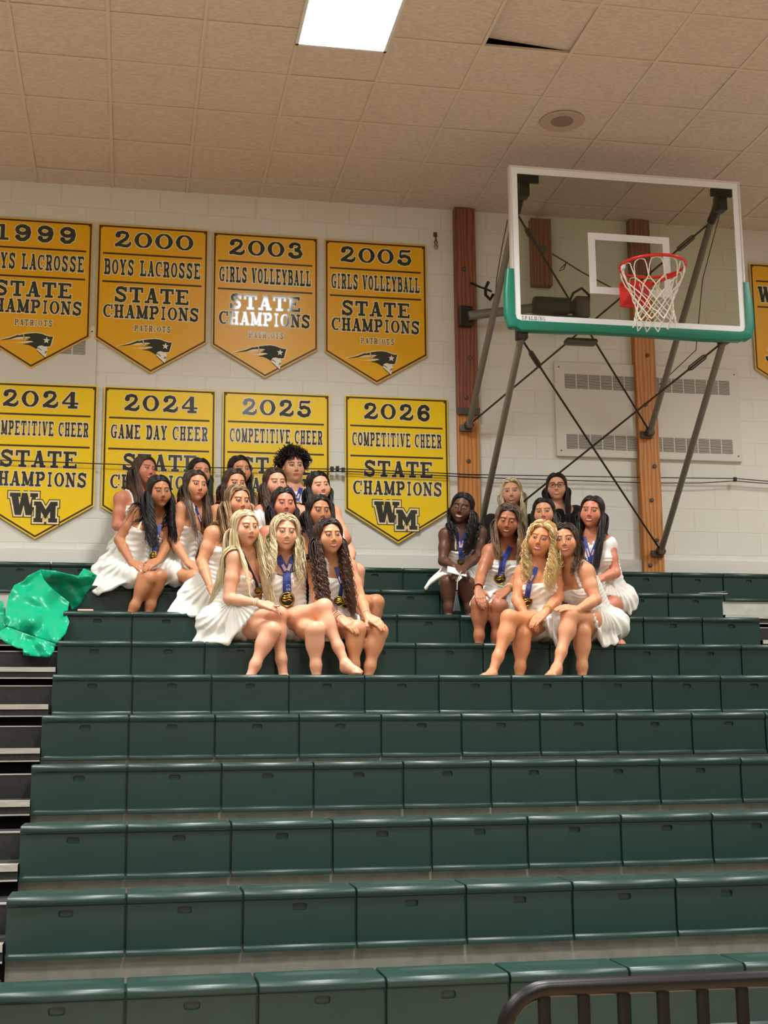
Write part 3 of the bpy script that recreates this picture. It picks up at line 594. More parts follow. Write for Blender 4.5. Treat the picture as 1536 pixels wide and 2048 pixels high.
for i, (q, sg) in enumerate(((TOP[0], 1), (TOP[1], -1))):
    zc = BZ + BH - .09; xa = BX + .05 if sg > 0 else BX + BW - .05
    m = MB().box((min(xa, xa + sg * .17), BYY + .005, zc - .02), (max(xa, xa + sg * .17), BYY + .03, zc + .04)); m.rbox((q[0] - .04, BYY + .02, zc - .12), (q[0] + .04, yb + .03, zc + .01), .01); m.tube([[q[0], yb, zc - .05], q + (WU[i] - q) * .1], .034, 12)
    m.obj('corner_bracket', M_DSTEEL, hoop, True)
for i, q in enumerate(LOW): MB().rbox(q - [.04, .06, .02], q + [.04, .03, .07], .01).obj('corner_bracket', M_DSTEEL, hoop, True)
lerp = lambda a, b, f: a + (b - a) * f
def brace(a, b, f0=None):
    o = MB().tube([a, b], .0085, 8).obj('brace_rod', M_CABLE, hoop, True)
    if f0 is not None:
        c, d = lerp(a, b, f0), lerp(a, b, f0 + .075); n = np.cross(d - c, [0, 1, 0]); n /= np.linalg.norm(n); n *= .016
        MB().tube([c, lerp(c, d, .15) + n, lerp(c, d, .85) + n, d, lerp(c, d, .85) - n, lerp(c, d, .15) - n], .007, 6, closed=True).obj('turnbuckle', M_CAST, o, True)
brace(lerp(TOP[1], WU[1], .10), WU[0], .06); brace(lerp(TOP[0], WU[0], .10), WU[1], .06)
brace(LOW[0], WL[1], .05); brace(LOW[1], WL[0], .06)
MB().rbox(at(1145, 676, yb + .1) - [.06, .05, .05], at(1185, 690, yb + .1) + [.03, .05, .04], .015).obj('centre_bracket', M_CAST, hoop, True)
MB().tube([at(1452, 380, yb), at(1405, 560, yb + .6), at(1392, 700, yb + .9), at(1318, 770, PF)], .004, 6).obj('pull_cable', M_CABLE, hoop)
MB().tube([at(1015, 440, yb), at(1003, 500, yb + .4), at(993, 560, yb + .9), at(990, 600, PF)], .004, 6).obj('pull_cable', M_CABLE, hoop)
MB().tube([at(1105, 508, PF), at(1128, 522, 5.7), at(1165, 545, 5.6), at(1232, 580, 5.5)], .006, 6).tube([at(1135, 524, 5.68), at(1122, 536, 5.68), at(1118, 542, 5.68), at(1128, 538, 5.68), at(1132, 526, 5.68)], .005, 6).obj('rope', mat('rope', (82, 72, 52), .9), hoop)

# ---------------------------------------------------------------- crowd barrier at the front
M_BAR = mat('barrier_paint', (11, 7, 7), .36, spec=.35)
yb_ = -2.0; xl, xr = at(1006, 2030, yb_)[0], at(1006, 2030, yb_)[0] + 1.98 * .33; zt = .295
xr = 2.02
bar = thing('crowd_barrier', 'black tubular steel crowd barrier standing in front of the bleachers', 'barrier', ((xl + xr) / 2, yb_, FLOOR))
R_ = .10; rail = [(xl, yb_, FLOOR + .18)] + [(xl, yb_, zt - R_)] + [(xl + R_ - R_ * cos(q), yb_, zt - R_ + R_ * sin(q)) for q in np.linspace(.15, pi / 2, 7)] + [(xr - R_ + R_ * sin(q), yb_, zt - R_ + R_ * cos(q)) for q in np.linspace(0, pi / 2, 7)] + [(xr, yb_, FLOOR + .18)]
MB().tube(rail, .0185, 14).obj('frame_tube', M_BAR, bar, True)
MB().tube([(xl, yb_, FLOOR + .20), (xr, yb_, FLOOR + .20)], .0185, 12).obj('lower_rail', M_BAR, bar, True)
for i in range(7):
    x = at(1088 + 79.3 * i, 2000, yb_)[0]
    if x < xr - .05: MB().rbox((x - .013, yb_ - .009, FLOOR + .20), (x + .013, yb_ + .009, zt - .008), .004).obj('upright', M_BAR, bar, True)
for x in (xl + .12, xr - .12): MB().tube([(x, yb_ - .28, FLOOR + .015), (x, yb_ - .25, FLOOR + .05), (x, yb_ - .05, FLOOR + .19), (x, yb_ + .05, FLOOR + .19), (x, yb_ + .25, FLOOR + .05), (x, yb_ + .28, FLOOR + .015)], .015, 10).obj('foot', M_BAR, bar, True)

# ---------------------------------------------------------------- small things on the seats
q = at(1425, 1184, rowY(8) + .05)
m = MB().box((q[0] - .12, rowY(8) + .01, rowZ(8) + .0), (q[0] + .11, rowY(8) + .18, rowZ(8) + .004))
m.add([(q[0] - .11, rowY(8) + .02, rowZ(8) + .004), (q[0] + .11, rowY(8) + .02, rowZ(8) + .022), (q[0] + .11, rowY(8) + .17, rowZ(8) + .022), (q[0] - .11, rowY(8) + .17, rowZ(8) + .006)], [(0, 1, 2, 3)])
tag(m.obj('paper_sheet', mat('paper', (222, 220, 210), .7)), 'folded white paper lying on the end of the second highest row', 'paper')
q = at(172, 1217, rowY(7) + .05)
m = MB().rbox((q[0] - .055, rowY(7) + .03, rowZ(7)), (q[0] + .05, rowY(7) + .10, rowZ(7) + .014), .005)
tag(m.obj('small_pouch', mat('pink_pouch', (226, 190, 176), .6)), 'small pale pink pouch on the seat beside the green sheet', 'pouch')

# green plastic sheet, crumpled, slung over the seat ends at the aisle
def crumpled_sheet():
    s64 = lambda L: [(a / 6.4, 1080 + b / 6.4) for a, b in L]
    parts = [  # (outline in the frame, depth of each control point)
        (s64([(60, 1080), (70, 900), (110, 720), (180, 580), (300, 520), (360, 455), (520, 378), (560, 500), (640, 600), (800, 730), (890, 800), (850, 950), (890, 1050), (840, 1200), (720, 1330), (400, 1220), (100, 1110)]),
         {(60, 1080): 4.30, (110, 720): 4.56, (300, 520): 4.64, (520, 378): 4.80, (800, 730): 4.60, (890, 800): 4.62, (890, 1050): 4.22, (720, 1330): 4.02, (100, 1110): 4.24, (450, 800): 4.46, (400, 1050): 4.22}),
        (s64([(520, 376), (700, 392), (860, 430), (1000, 460), (1110, 455), (1245, 455), (1190, 560), (1140, 640), (1085, 705), (1040, 800), (960, 880), (915, 893), (890, 800), (800, 735), (640, 605), (560, 505)]),
         {(520, 376): 4.80, (700, 392): 4.72, (1000, 460): 4.70, (1245, 455): 4.72, (1140, 640): 4.78, (1040, 800): 4.85, (915, 893): 4.86, (800, 735): 4.86, (640, 605): 4.86, (900, 600): 4.85}),
        (s64([(1000, 462), (1070, 362), (1160, 395), (1245, 452), (1110, 470)]), {(1000, 462): 4.70, (1070, 362): 4.84, (1245, 452): 4.71}),
        (s64([(100, 1112), (400, 1222), (715, 1332), (690, 1420), (640, 1502), (470, 1495), (300, 1475), (295, 1395), (230, 1390), (60, 1310), (-40, 1215), (20, 1150)]),
         {(100, 1112): 4.22, (400, 1222): 4.02, (715, 1332): 3.92, (640, 1502): 3.86, (300, 1475): 3.85, (60, 1310): 3.96, (-40, 1215): 4.12, (460, 1400): 3.89}),
        (s64([(70, 890), (40, 785), (-60, 770), (-60, 1240), (30, 1160), (100, 1112), (60, 1075)]), {(70, 890): 4.5, (-60, 770): 4.62, (-60, 1240): 4.36, (100, 1112): 4.3})]
    mb = MB(); ws = [(rng.uniform(0, 240), 1080 + rng.uniform(0, 260), rng.uniform(0, pi), rng.uniform(12, 40), rng.uniform(.4, 1)) for _ in range(44)]
    def crease(u, v):
        d = 0
        for cx, cy, an, wl, am in ws:
            r2 = ((u - cx) ** 2 + (v - cy) ** 2) / 40 ** 2
            ph = ((u - cx) * cos(an) + (v - cy) * sin(an)) / wl; d += am * math.exp(-r2) * (abs((ph % 2) - 1) - .5)
        return d
    for pi_, (out, ctrl) in enumerate(parts):
        cs = [((a / 6.4, 1080 + b / 6.4), y) for (a, b), y in ctrl.items()]; pts = []; n = len(out)
        for i in range(n):
            a, b = np.array(out[i]), np.array(out[(i + 1) % n]); k = max(1, int(np.linalg.norm(b - a) / 4))
            for f in range(k): pts.append(tuple(a + (b - a) * f / k))
        m0 = len(pts)
        def inside(u, v):
            c = False
            for i in range(n):
                (x1, y1), (x2, y2) = out[i], out[(i + 1) % n]
                if (y1 > v) != (y2 > v) and u < (x2 - x1) * (v - y1) / (y2 - y1) + x1: c = not c
            return c
        u0, u1, v0, v1 = min(q[0] for q in out), max(q[0] for q in out), min(q[1] for q in out), max(q[1] for q in out)
        for u in np.arange(u0, u1, 3.0):
            for v in np.arange(v0, v1, 3.0):
                uu, vv = u + random.uniform(-.8, .8), v + random.uniform(-.8, .8)
                if inside(uu, vv) and min((uu - q[0]) ** 2 + (vv - q[1]) ** 2 for q in pts[:m0]) > 4: pts.append((uu, vv))
        r = geometry.delaunay_2d_cdt([Vector(q) for q in pts], [], [list(range(m0))], 1, 1e-5)
        V = []
        for q in r[0]:
            wsum = [(1 / (((q[0] - c[0]) ** 2 + (q[1] - c[1]) ** 2) / 100 + .15) ** 1.5, y) for c, y in cs]
            y = sum(a * b for a, b in wsum) / sum(a for a, _ in wsum); y += .042 * crease(q[0], q[1]); V.append(at(q[0], q[1], y))
        mb.add(V, [tuple(f) for f in r[2]])
    return mb
m = mat('green_plastic_film', (0, 168, 122), .34, spec=.4, bump=(16, .3, .008, (1, 1, 1)))
o = crumpled_sheet().obj('plastic_sheet', m, None, True)
sm = o.modifiers.new('thick', 'SOLIDIFY'); sm.thickness = .003
tag(o, 'crumpled bright green plastic sheet slung over the ends of the seats at the aisle', 'plastic sheet')
# ---------------------------------------------------------------- people
nrm = lambda a: np.asarray(a, float) / (np.linalg.norm(a) + 1e-12)
M_SKIN = mat('skin', attr='col', rough=.46, spec=.4, sss=.0)
M_HAIR = mat('hair', attr='col', rough=.38, spec=.45)
M_CLOTH = mat('dress_cloth', attr='col', rough=.8, spec=.2, sheen=.15, bump=(90, .25, .003, (1, 1, 2.5)))

def axis(lo, hi, h, fine):
    xs = [lo]
    while xs[-1] < hi:
        x = xs[-1]; hh = h
        for a, b, f in fine:
            if a - f <= x <= b: hh = min(hh, f)
        xs.append(x + hh)
    return np.array(xs, np.float32)
class Field:                                     # signed distance of a figure on a graded grid
    def __init__(s, lo, hi, h, fine=()):         # fine: list of (lo3, hi3, step)
        s.ax = [axis(lo[i], hi[i], h, [(f[0][i], f[1][i], f[2]) for f in fine]) for i in range(3)]
        s.D = np.full([len(a) for a in s.ax], .09, np.float32)
    def sub(s, lo, hi, m=.07):
        return tuple(slice(max(0, np.searchsorted(a, l - m) - 1), np.searchsorted(a, h + m) + 1) for a, l, h in zip(s.ax, lo, hi))
    def pts(s, sl):
        return [s.ax[0][sl[0]][:, None, None], s.ax[1][sl[1]][None, :, None], s.ax[2][sl[2]][None, None, :]]
    def put(s, sl, d, k, sub=False):
        A = s.D[sl]
        if sub: d = -d; h = np.maximum(k - np.abs(A - d), 0) / k; s.D[sl] = np.maximum(A, d) + h * h * k * .25
        else: h = np.maximum(k - np.abs(A - d), 0) / k; s.D[sl] = np.minimum(A, d) - h * h * k * .25
    def cone(s, a, b, r1, r2, k=.02, sub=False, mod=None):
        a, b = np.asarray(a, float), np.asarray(b, float); R = max(r1, r2); sl = s.sub(np.minimum(a, b) - R, np.maximum(a, b) + R); X = s.pts(sl)
        if 0 in [q.size for q in X]: return s
        ab = b - a; L2 = ab @ ab + 1e-12; pa = [X[i] - a[i] for i in range(3)]
        t = np.clip((pa[0] * ab[0] + pa[1] * ab[1] + pa[2] * ab[2]) / L2, 0, 1)
        d = np.sqrt(sum((pa[i] - t * ab[i]) ** 2 for i in range(3))) - (r1 + (r2 - r1) * t)
        if mod is not None: d = d + mod(X)
        s.put(sl, d.astype(np.float32), k, sub); return s
    def ell(s, c, r, Rm=None, k=.03, sub=False, mod=None):
        c = np.asarray(c, float); r = np.asarray(r, float); R = max(r); sl = s.sub(c - R, c + R); X = s.pts(sl)
        if 0 in [q.size for q in X]: return s
        P = [X[i] - c[i] for i in range(3)]
        if Rm is not None: P = [P[0] * Rm[0][i] + P[1] * Rm[1][i] + P[2] * Rm[2][i] for i in range(3)]   # columns of Rm are the axes
        k0 = np.sqrt(sum((P[i] / r[i]) ** 2 for i in range(3))); k1 = np.sqrt(sum((P[i] / r[i] ** 2) ** 2 for i in range(3))) + 1e-9
        d = k0 * (k0 - 1) / k1
        if mod is not None: d = d + mod(X)
        s.put(sl, d.astype(np.float32), k, sub); return s
    def tri(s, a, b, c, r, k=.02, mod=None):
        a, b, c = (np.asarray(q, float) for q in (a, b, c)); lo = np.minimum(np.minimum(a, b), c) - r; hi = np.maximum(np.maximum(a, b), c) + r
        sl = s.sub(lo, hi); X = s.pts(sl)
        if 0 in [q.size for q in X]: return s
        X = np.broadcast_arrays(*X); P = np.stack(X, -1).astype(np.float32); a, b, c = (q.astype(np.float32) for q in (a, b, c))
        ba, cb, ac = b - a, c - b, a - c; nn = np.cross(ba, ac); pa, pb, pc = P - a, P - b, P - c
        ins = (np.sign(pa @ np.cross(ba, nn)) + np.sign(pb @ np.cross(cb, nn)) + np.sign(pc @ np.cross(ac, nn))) < 2
        e = lambda q, v: ((v * np.clip((q @ v) / (v @ v + 1e-12), 0, 1)[..., None] - q) ** 2).sum(-1)
        d = np.sqrt(np.where(ins, np.minimum(np.minimum(e(pa, ba), e(pb, cb)), e(pc, ac)), (pa @ nn) ** 2 / (nn @ nn + 1e-15))) - r
        if mod is not None: d = d + mod(s.pts(sl))
        s.put(sl, d.astype(np.float32), k); return s
    def cut(s, fn):                              # intersect everything with a half space, fn < 0 kept
        X = s.pts((slice(None),) * 3); s.D = np.maximum(s.D, fn(X).astype(np.float32)); return s
    def at(s, P):
        P = np.asarray(P, float); I = []; F = []
        for i in range(3):
            j = np.clip(np.searchsorted(s.ax[i], P[..., i]) - 1, 0, len(s.ax[i]) - 2); I.append(j)
            F.append(np.clip((P[..., i] - s.ax[i][j]) / (s.ax[i][j + 1] - s.ax[i][j]), 0, 1))
        r = 0
        for a in (0, 1):
            for b in (0, 1):
                for c in (0, 1):
                    r = r + s.D[I[0] + a, I[1] + b, I[2] + c] * (F[0] if a else 1 - F[0]) * (F[1] if b else 1 - F[1]) * (F[2] if c else 1 - F[2])
        return r
    def grad(s, P, e=.006):
        P = np.asarray(P, float); g = np.stack([s.at(P + np.eye(3)[i] * e) - s.at(P - np.eye(3)[i] * e) for i in range(3)], -1)
        return g / (np.linalg.norm(g, axis=-1, keepdims=True) + 1e-9)
    def mesh(s):                                 # surface nets
        D = s.D; ins = D < 0; b = ins.astype(np.int8); q = [slice(None, -1), slice(1, None)]
        cnt = sum(b[q[i], q[j], q[k]] for i in (0, 1) for j in (0, 1) for k in (0, 1)); act = (cnt > 0) & (cnt < 8)
        idx = np.argwhere(act); vid = np.full(act.shape, -1, np.int32); vid[act] = np.arange(len(idx))
        cor = [(i, j, k) for i in (0, 1) for j in (0, 1) for k in (0, 1)]
        val = np.stack([D[idx[:, 0] + i, idx[:, 1] + j, idx[:, 2] + k] for i, j, k in cor], 1)
        acc = np.zeros((len(idx), 3)); n = np.zeros(len(idx))
        for e0 in range(8):
            for e1 in range(e0 + 1, 8):
                df = [abs(cor[e0][i] - cor[e1][i]) for i in range(3)]
                if sum(df) != 1: continue
                a, c = val[:, e0], val[:, e1]; m = (a < 0) != (c < 0); t = np.where(m, a / np.where(m, a - c, 1), 0)
                acc += np.where(m[:, None], np.array(cor[e0]) + t[:, None] * (np.array(cor[e1]) - np.array(cor[e0])), 0); n += m
        f = acc / n[:, None]; V = np.stack([s.ax[i][idx[:, i]] + f[:, i] * (s.ax[i][idx[:, i] + 1] - s.ax[i][idx[:, i]]) for i in range(3)], 1)
        Q = []
        for a in range(3):
            o1, o2 = (a + 1) % 3, (a + 2) % 3
            sA = [slice(1, -1)] * 3; sA[a] = slice(None, -1); sB = [slice(1, -1)] * 3; sB[a] = slice(1, None)
            A = ins[tuple(sA)]; B = ins[tuple(sB)]; ch = np.argwhere(A != B)
            if not len(ch): continue
            fl = A[tuple(ch.T)]; p = ch.copy(); p[:, o1] += 1; p[:, o2] += 1
            def g(d1, d2):
                r = p.copy(); r[:, o1] += d1; r[:, o2] += d2; return vid[tuple(r.T)]
            qd = np.stack([g(-1, -1), g(0, -1), g(0, 0), g(-1, 0)], 1); qd[~fl] = qd[~fl][:, ::-1]; Q.append(qd)
        return V, np.concatenate(Q)
def np_mesh(name, V, Q, m, parent, col=None):
    me = bpy.data.meshes.new(name); nv, nf = len(V), len(Q); k = Q.shape[1]
    me.vertices.add(nv); me.vertices.foreach_set('co', np.ascontiguousarray(V, np.float32).ravel())
    me.loops.add(nf * k); me.loops.foreach_set('vertex_index', np.ascontiguousarray(Q, np.int32).ravel())
    me.polygons.add(nf); me.polygons.foreach_set('loop_start', np.arange(0, nf * k, k, dtype=np.int32))
    me.polygons.foreach_set('use_smooth', np.ones(nf, bool)); me.update(calc_edges=True)
    if col is not None:
        a = me.color_attributes.new('col', 'FLOAT_COLOR', 'POINT'); c = np.ones((nv, 4), np.float32); c[:, :3] = col; a.data.foreach_set('color', c.ravel())
    me.materials.append(m); o = bpy.data.objects.new(name, me); COL.objects.link(o)
    if parent is not None: o.parent = parent; o.matrix_parent_inverse = parent.matrix_world.inverted()
    return o
rgb = lambda c: np.array(lin(*c)[:3])
sst = lambda a, b, x: np.clip((x - a) / (b - a), 0, 1) ** 2 * (3 - 2 * np.clip((x - a) / (b - a), 0, 1))

def head_frame(c, yaw, pitch, roll):
    f = CAM - c; f[2] *= .35; f = nrm(f); r = nrm(np.cross([0, 0, 1.0], f)); u = np.cross(f, r)    # r: image right
    y = radians(yaw); f2 = f * cos(y) + r * sin(y); r2 = r * cos(y) - f * sin(y)
    p = radians(pitch); f3 = f2 * cos(p) - u * sin(p); u3 = u * cos(p) + f2 * sin(p)
    q = radians(roll); r4 = r2 * cos(q) - u3 * sin(q); u4 = u3 * cos(q) + r2 * sin(q)
    return np.stack([r4, u4, f3], 1)             # columns: right, up, forward
def build_head(F, c, H, s, man=False):
    W = lambda x, y, z: c + H @ (np.array([x, y, z]) * s)
    e = lambda x, y, z, a, b, d, k=.02, sub=False: F.ell(W(x, y, z), np.array([a, b, d]) * s, H, k, sub)
    e(0, .035, -.014, .075, .080, .092, .02); e(0, -.018, .022, .0675, .082, .062, .03); e(0, -.057, .027, .049, .042, .049, .035)
    if man: e(0, -.07, .02, .058, .036, .045, .02)
    e(0, -.095, .059, .015, .013, .014, .028)
    for q in (-1, 1):
        e(q * .041, -.026, .052, .028, .028, .025, .03); F.ell(W(q * .031, .010, .103), np.array([.019, .0115, .0100]) * s, H, .012, True)
        F.ell(W(q * .030, .009, .0765), np.array([.0145, .0115, .0125]) * s, H, .003); e(q * .0755, -.006, -.006, .008, .028, .017, .006)
        F.cone(W(q * .016, .033, .080), W(q * .044, .033, .069), .006 * s * (1.2 if man else 1), .005 * s, .016)
        e(q * .0092, -.031, .0885, .0068, .0060, .0075, .006)
    F.cone(W(0, .016, .082), W(0, -.023, .0965), .0060 * s, .0086 * s, .012)
    F.cone(W(-.016, -.056, .0785), W(.016, -.056, .0785), .0058 * s, .0058 * s, .007); F.cone(W(-.014, -.067, .0775), W(.014, -.067, .0775), .0066 * s, .0066 * s, .007)
    F.cone(W(-.026, -.060, .072), W(.026, -.060, .072), .006 * s, .006 * s, .008)
def face_color(V, c, H, s, base, hair, P, col):
    L = (V - c) @ H / s; x, y, z = L.T; ax = np.abs(x); fr = z > .035
    def mixc(mask, cc):
        m = np.clip(mask, 0, 1)[:, None]; col[:] = col * (1 - m) + np.array(cc) * m
    inh = np.linalg.norm(L, axis=1) < .155
    # blush and shade of skin around the cheeks, natural make-up
    mixc(.30 * fr * np.exp(-((ax - .040) / .018) ** 2 - ((y + .024) / .016) ** 2), base * [1.05, .62, .55])
    sm = P.get('smile', 1); yc = -.0625 + (9.0 if sm else 6.5) * x ** 2
    lw, lh = (.0310, .0145) if sm else (.0275, .0105)
    lip = 1 - sst(.75, 1.08, np.sqrt((x / lw) ** 2 + ((y - yc) / lh) ** 2)); mixc(fr * lip, P.get('lip', base * [.74, .30, .30]))
    if sm:
        th = 1 - sst(.72, 1.05, np.sqrt((x / .0250) ** 2 + ((y - yc - .0012) / .0052) ** 2)); mixc(fr * th, (.74, .69, .63))
    else: mixc(fr * (1 - sst(.5, 1.2, np.abs(y - yc - .001) / .0022)) * (ax < .024), base * [.45, .2, .18])
    for q in (-1, 1):
        ex = x - q * .0305; ey = y - .0085; ty = ey - .0 + 8 * ex ** 2
        sq = P.get('squint', .9)
        r = np.sqrt((ex / .0175) ** 2 + (ey / (.0095 * sq)) ** 2)
        mixc(fr * (1 - sst(.85, 1.15, r)), (.05, .032, .024))
        mixc(fr * (1 - sst(.62, .9, np.sqrt((ex / .0150) ** 2 + ((ey + .0010) / (.0062 * sq)) ** 2))), (.80, .77, .74))
        mixc(fr * (1 - sst(.7, 1.1, np.sqrt(ex ** 2 + ey ** 2) / .0062)), P.get('iris', (.06, .03, .015)))
        mixc(fr * .18 * (1 - sst(.5, 1.4, np.sqrt((ex / .019) ** 2 + ((ey - .009) / .006) ** 2))), base * [.5, .38, .34])
        bx = q * x - .032; by = y - (.0295 - 5.5 * (bx - .004) ** 2); mixc(fr * (.9 if P.get('man') else .72) * (1 - sst(.5, 1.2, np.abs(by) / .0036)) * (1 - sst(.018, .023, np.abs(bx))), P.get('brow', np.array(hair) * .55))
        mixc(fr * .55 * (1 - sst(.5, 1.2, np.sqrt(((x - q * .009) / .004) ** 2 + ((y + .040) / .003) ** 2))), base * [.4, .22, .2])
    # scalp under the hair
    wsc = sst(.004, .012, y - 1.1 * z) * inh * (y > -.08); mixc(wsc, np.array(hair) * .8)
    return col

def build_hand(F, w, tip, n, thumb, s=1.0, curl=.25, spread=1.0):
    """w wrist, tip middle fingertip, n back-of-hand normal, thumb = +1/-1 side"""
    d = nrm(tip - w); n = nrm(n - d * (n @ d)); sd = np.cross(n, d); L = .175 * s
    kn = []
    for i, o in enumerate((-.030, -.0105, .0095, .0285)):
        o *= thumb * -1 * s                      # index lies on the thumb side
        b = w + d * (.088 - .004 * abs(i - 1.2)) * s + sd * o * 1.02; kn.append(b); F.cone(w + d * .012 * s + sd * o * .55, b, .0165 * s, .0112 * s, .010)
    for i, (b, fl) in enumerate(zip(kn, (.92, 1.0, .94, .76))):
        dd = nrm(d + sd * (-thumb) * (-.10, -.02, .07, .16)[i] * -1 * -1 * spread * -1); p = b; a = 0
        for j, (ln, r) in enumerate(((.040, .0088), (.026, .0078), (.020, .0068))):
            a += curl * (1, 1.2, 1.0)[j]; dr = dd * cos(a) - n * sin(a); q = p + dr * ln * fl * s; F.cone(p, q, r * s * 1.04, r * s * .93, .004); p = q
    b = w + d * .022 * s + sd * thumb * .018 * s; m = b + nrm(d * .62 + sd * thumb * .8 - n * .15) * .045 * s; e = m + nrm(d * .9 + sd * thumb * .38 - n * .25) * .030 * s
    F.cone(b, m, .014 * s, .0105 * s, .010); F.cone(m, e, .0100 * s, .0075 * s, .005)

WHITE = rgb((238, 236, 230))
def person(P):
    k = P['k']; Yk, zs = rowY(k), rowZ(k); s = P.get('s', 1.0); skin = rgb(P['skin']); hairc = rgb(P['hair']['root'])
    pt = lambda q, dflt=0: at(q[0], q[1], Yk + (q[2] if len(q) > 2 else dflt))
    hu, hv, hy = P['head'][:3]; yaw, pitch, roll = P['face']
    Hc = pt((hu, hv, hy)); HF = head_frame(Hc, yaw, pitch, roll); hs = s * P.get('hs', 1.0)
    # joints: a = image-left side, b = image-right side
    if 'sh' in P: sa, sb = pt(P['sh'][0]), pt(P['sh'][1])
    else:
        l = nrm(np.cross(nrm([*(CAM - Hc)[:2], 0]), [0, 0, 1.0])) * -1; th = radians(P.get('by', 0)); fz = np.array([-l[1], l[0], 0]) * -1
        l = l * cos(th) - fz * sin(th); c = Hc + np.array([0, .02, -.255 * s]); sa, sb = c - l * .165 * s, c + l * .165 * s
    Sc = (sa + sb) / 2
    if 'hip' in P: Pc = pt(P['hip'])
    else: Pc = np.array([Sc[0], Yk + .14, zs + .10])
    t = nrm(Sc - Pc); l = sb - sa; l = nrm(l - t * (l @ t)); f = np.cross(l, t)
    if 'hl' in P: hl = nrm([cos(radians(P['hl'])), sin(radians(P['hl'])), 0])          # hip line heading, seen from above
    else: hl = nrm([l[0], l[1], 0])
    hf = np.cross(hl, [0, 0, 1.0]); TL = np.linalg.norm(Sc - Pc)
    ha, hb = Pc - hl * .082 * s, Pc + hl * .082 * s
    legs = []
    for hip, q, sg in ((ha, P.get('lega'), -1), (hb, P.get('legb'), 1)):
        if q: kn, an, to = pt(q[0]), pt(q[1]), (pt(q[2]) if len(q) > 2 and q[2] else None)
        else: kn = hip + hf * .40 * s + hl * sg * .03 + [0, 0, .01]; an = np.array([kn[0], kn[1] - .02, zs - .415 + .075]); to = None
        if to is None: to = an + nrm([hf[0] + hl[0] * sg * .2, hf[1] + hl[1] * sg * .2, 0]) * .15 + [0, 0, -.05]
        legs.append((hip, kn, an, to))
    pts = [Hc, sa, sb, Pc] + [q for g in legs for q in g]
    arms = []
    for sh, q, sg in ((sa, P.get('arma'), -1), (sb, P.get('armb'), 1)):
        if q == 0: arms.append(None); continue
        if q: el, wr, ti = pt(q[0]), pt(q[1]), pt(q[2])
        else: el = sh + l * sg * .05 - np.array([0, 0, .27]) * s + hf * .02; wr = el + nrm(hf * 1.0 - hl * sg * .45 + np.array([0, 0, -.25])) * .23 * s; ti = wr + nrm(hf * .8 - hl * sg * .4 + np.array([0, 0, -.3])) * .17 * s
        o = (q[3] if q and len(q) > 3 else {}); arms.append((sh, el, wr, ti, o)); pts += [el, wr, ti]
    fans = [[pt(q) for q in tr] for tr in P.get('fan', [])]
    for tr in fans: pts += tr
    lo = np.min(pts, 0) - .16; hi = np.max(pts, 0) + .16; hi[2] = max(hi[2], Hc[2] + .17); h = P.get('h', .0062)
    fine = [(Hc - .125 * hs, Hc + .125 * hs, P.get('hh', .0026))]
    for a in arms:
        if a and a[4].get('vis'): fine.append((np.minimum(a[2], a[3]) - .03, np.maximum(a[2], a[3]) + .03, .0036))
    F = Field(lo, hi, h, fine); T = Field.__new__(Field); T.ax = F.ax; T.D = np.full_like(F.D, .09)
    RT = np.stack([l, f, t], 1); RP = np.stack([hl, hf, np.array([0, 0, 1.0])], 1); w = P.get('w', 1.0) * s
    tp = lambda a, x=0, y=0: Pc + t * a * TL + l * x * w + f * y * w
    bust = P.get('bust', 1.0)
    def torso(G, g):
        G.ell(Pc + [0, 0, .01], (np.array([.168, .118, .112]) * w + g), RP, .05); G.ell(Pc - hf * .035 * w, (np.array([.15, .11, .10]) * w + g), RP, .05)
        G.ell(tp(.30), np.array([.124, .090, .13]) * w + g, RT, .06); G.ell(tp(.46), np.array([.116, .085, .12]) * w + g, RT, .05); G.ell(tp(.68), np.array([.138, .098, .135]) * w + g, RT, .05); G.ell(tp(.88), np.array([.135, .078, .085]) * w + g, RT, .05)
        if bust:
            for q in (-1, 1): G.ell(tp(.70, q * .066, .070), np.array([.060, .056, .060]) * w * bust + g, RT, .035)
    torso(T, 0.0); F.D = T.D.copy()
    # neck, shoulders, head
    nb = Sc + t * .005 + f * .0; nt = Hc - HF[:, 1] * .07 * hs - HF[:, 2] * .022 * hs
    F.cone(nb, nt, .056 * s * P.get('nk', 1), .050 * s * P.get('nk', 1), .03)
    for sh in (sa, sb): F.cone(nb + (nt - nb) * .35, sh + (Sc - sh) * .18 + t * .008, .040 * s, .036 * s, .045); F.cone(tp(.9), sh, .06 * s, .046 * s, .05)
    build_head(F, Hc, HF, hs, P.get('man'))
    # legs
    for hip, kn, an, to in legs:
        F.cone(hip, hip + (kn - hip) * .5, .084 * w, .068 * w, .04); F.cone(hip + (kn - hip) * .5, kn, .068 * w, .0455 * w, .03)
        sd = nrm(an - kn); bk = (hip - kn) - sd * ((hip - kn) @ sd); bk = nrm(bk) if np.linalg.norm(bk) > .02 else -hf
        c1 = kn + (an - kn) * .26 + bk * .014; c2 = kn + (an - kn) * .68 + bk * .006; F.cone(kn, c1, .0440 * s, .0435 * s, .06); F.cone(c1, c2, .0435 * s, .0325 * s, .06); F.cone(c2, an, .0335 * s, .0270 * s, .03); F.ell(kn - nrm((hip - kn) + (an - kn)) * .012, np.array([.039, .037, .041]) * s, None, .03)
        fd = nrm(to - an); heel = an + sd * .035 * s - fd * .028 * s; ball = an + (to - an) * .72 + sd * .01
        F.cone(an, heel, .033 * s, .029 * s, .02); F.cone(an, ball, .034 * s, .026 * s, .02); F.cone(heel, ball, .027 * s, .026 * s, .02); sdv = nrm(np.cross(fd, sd))
        for i in range(5): F.cone(ball + sdv * (i - 2) * .014 * s, to + sdv * (i - 2) * .013 * s - fd * abs(i - 1) * .006, .0125 * s, .009 * s, .008)
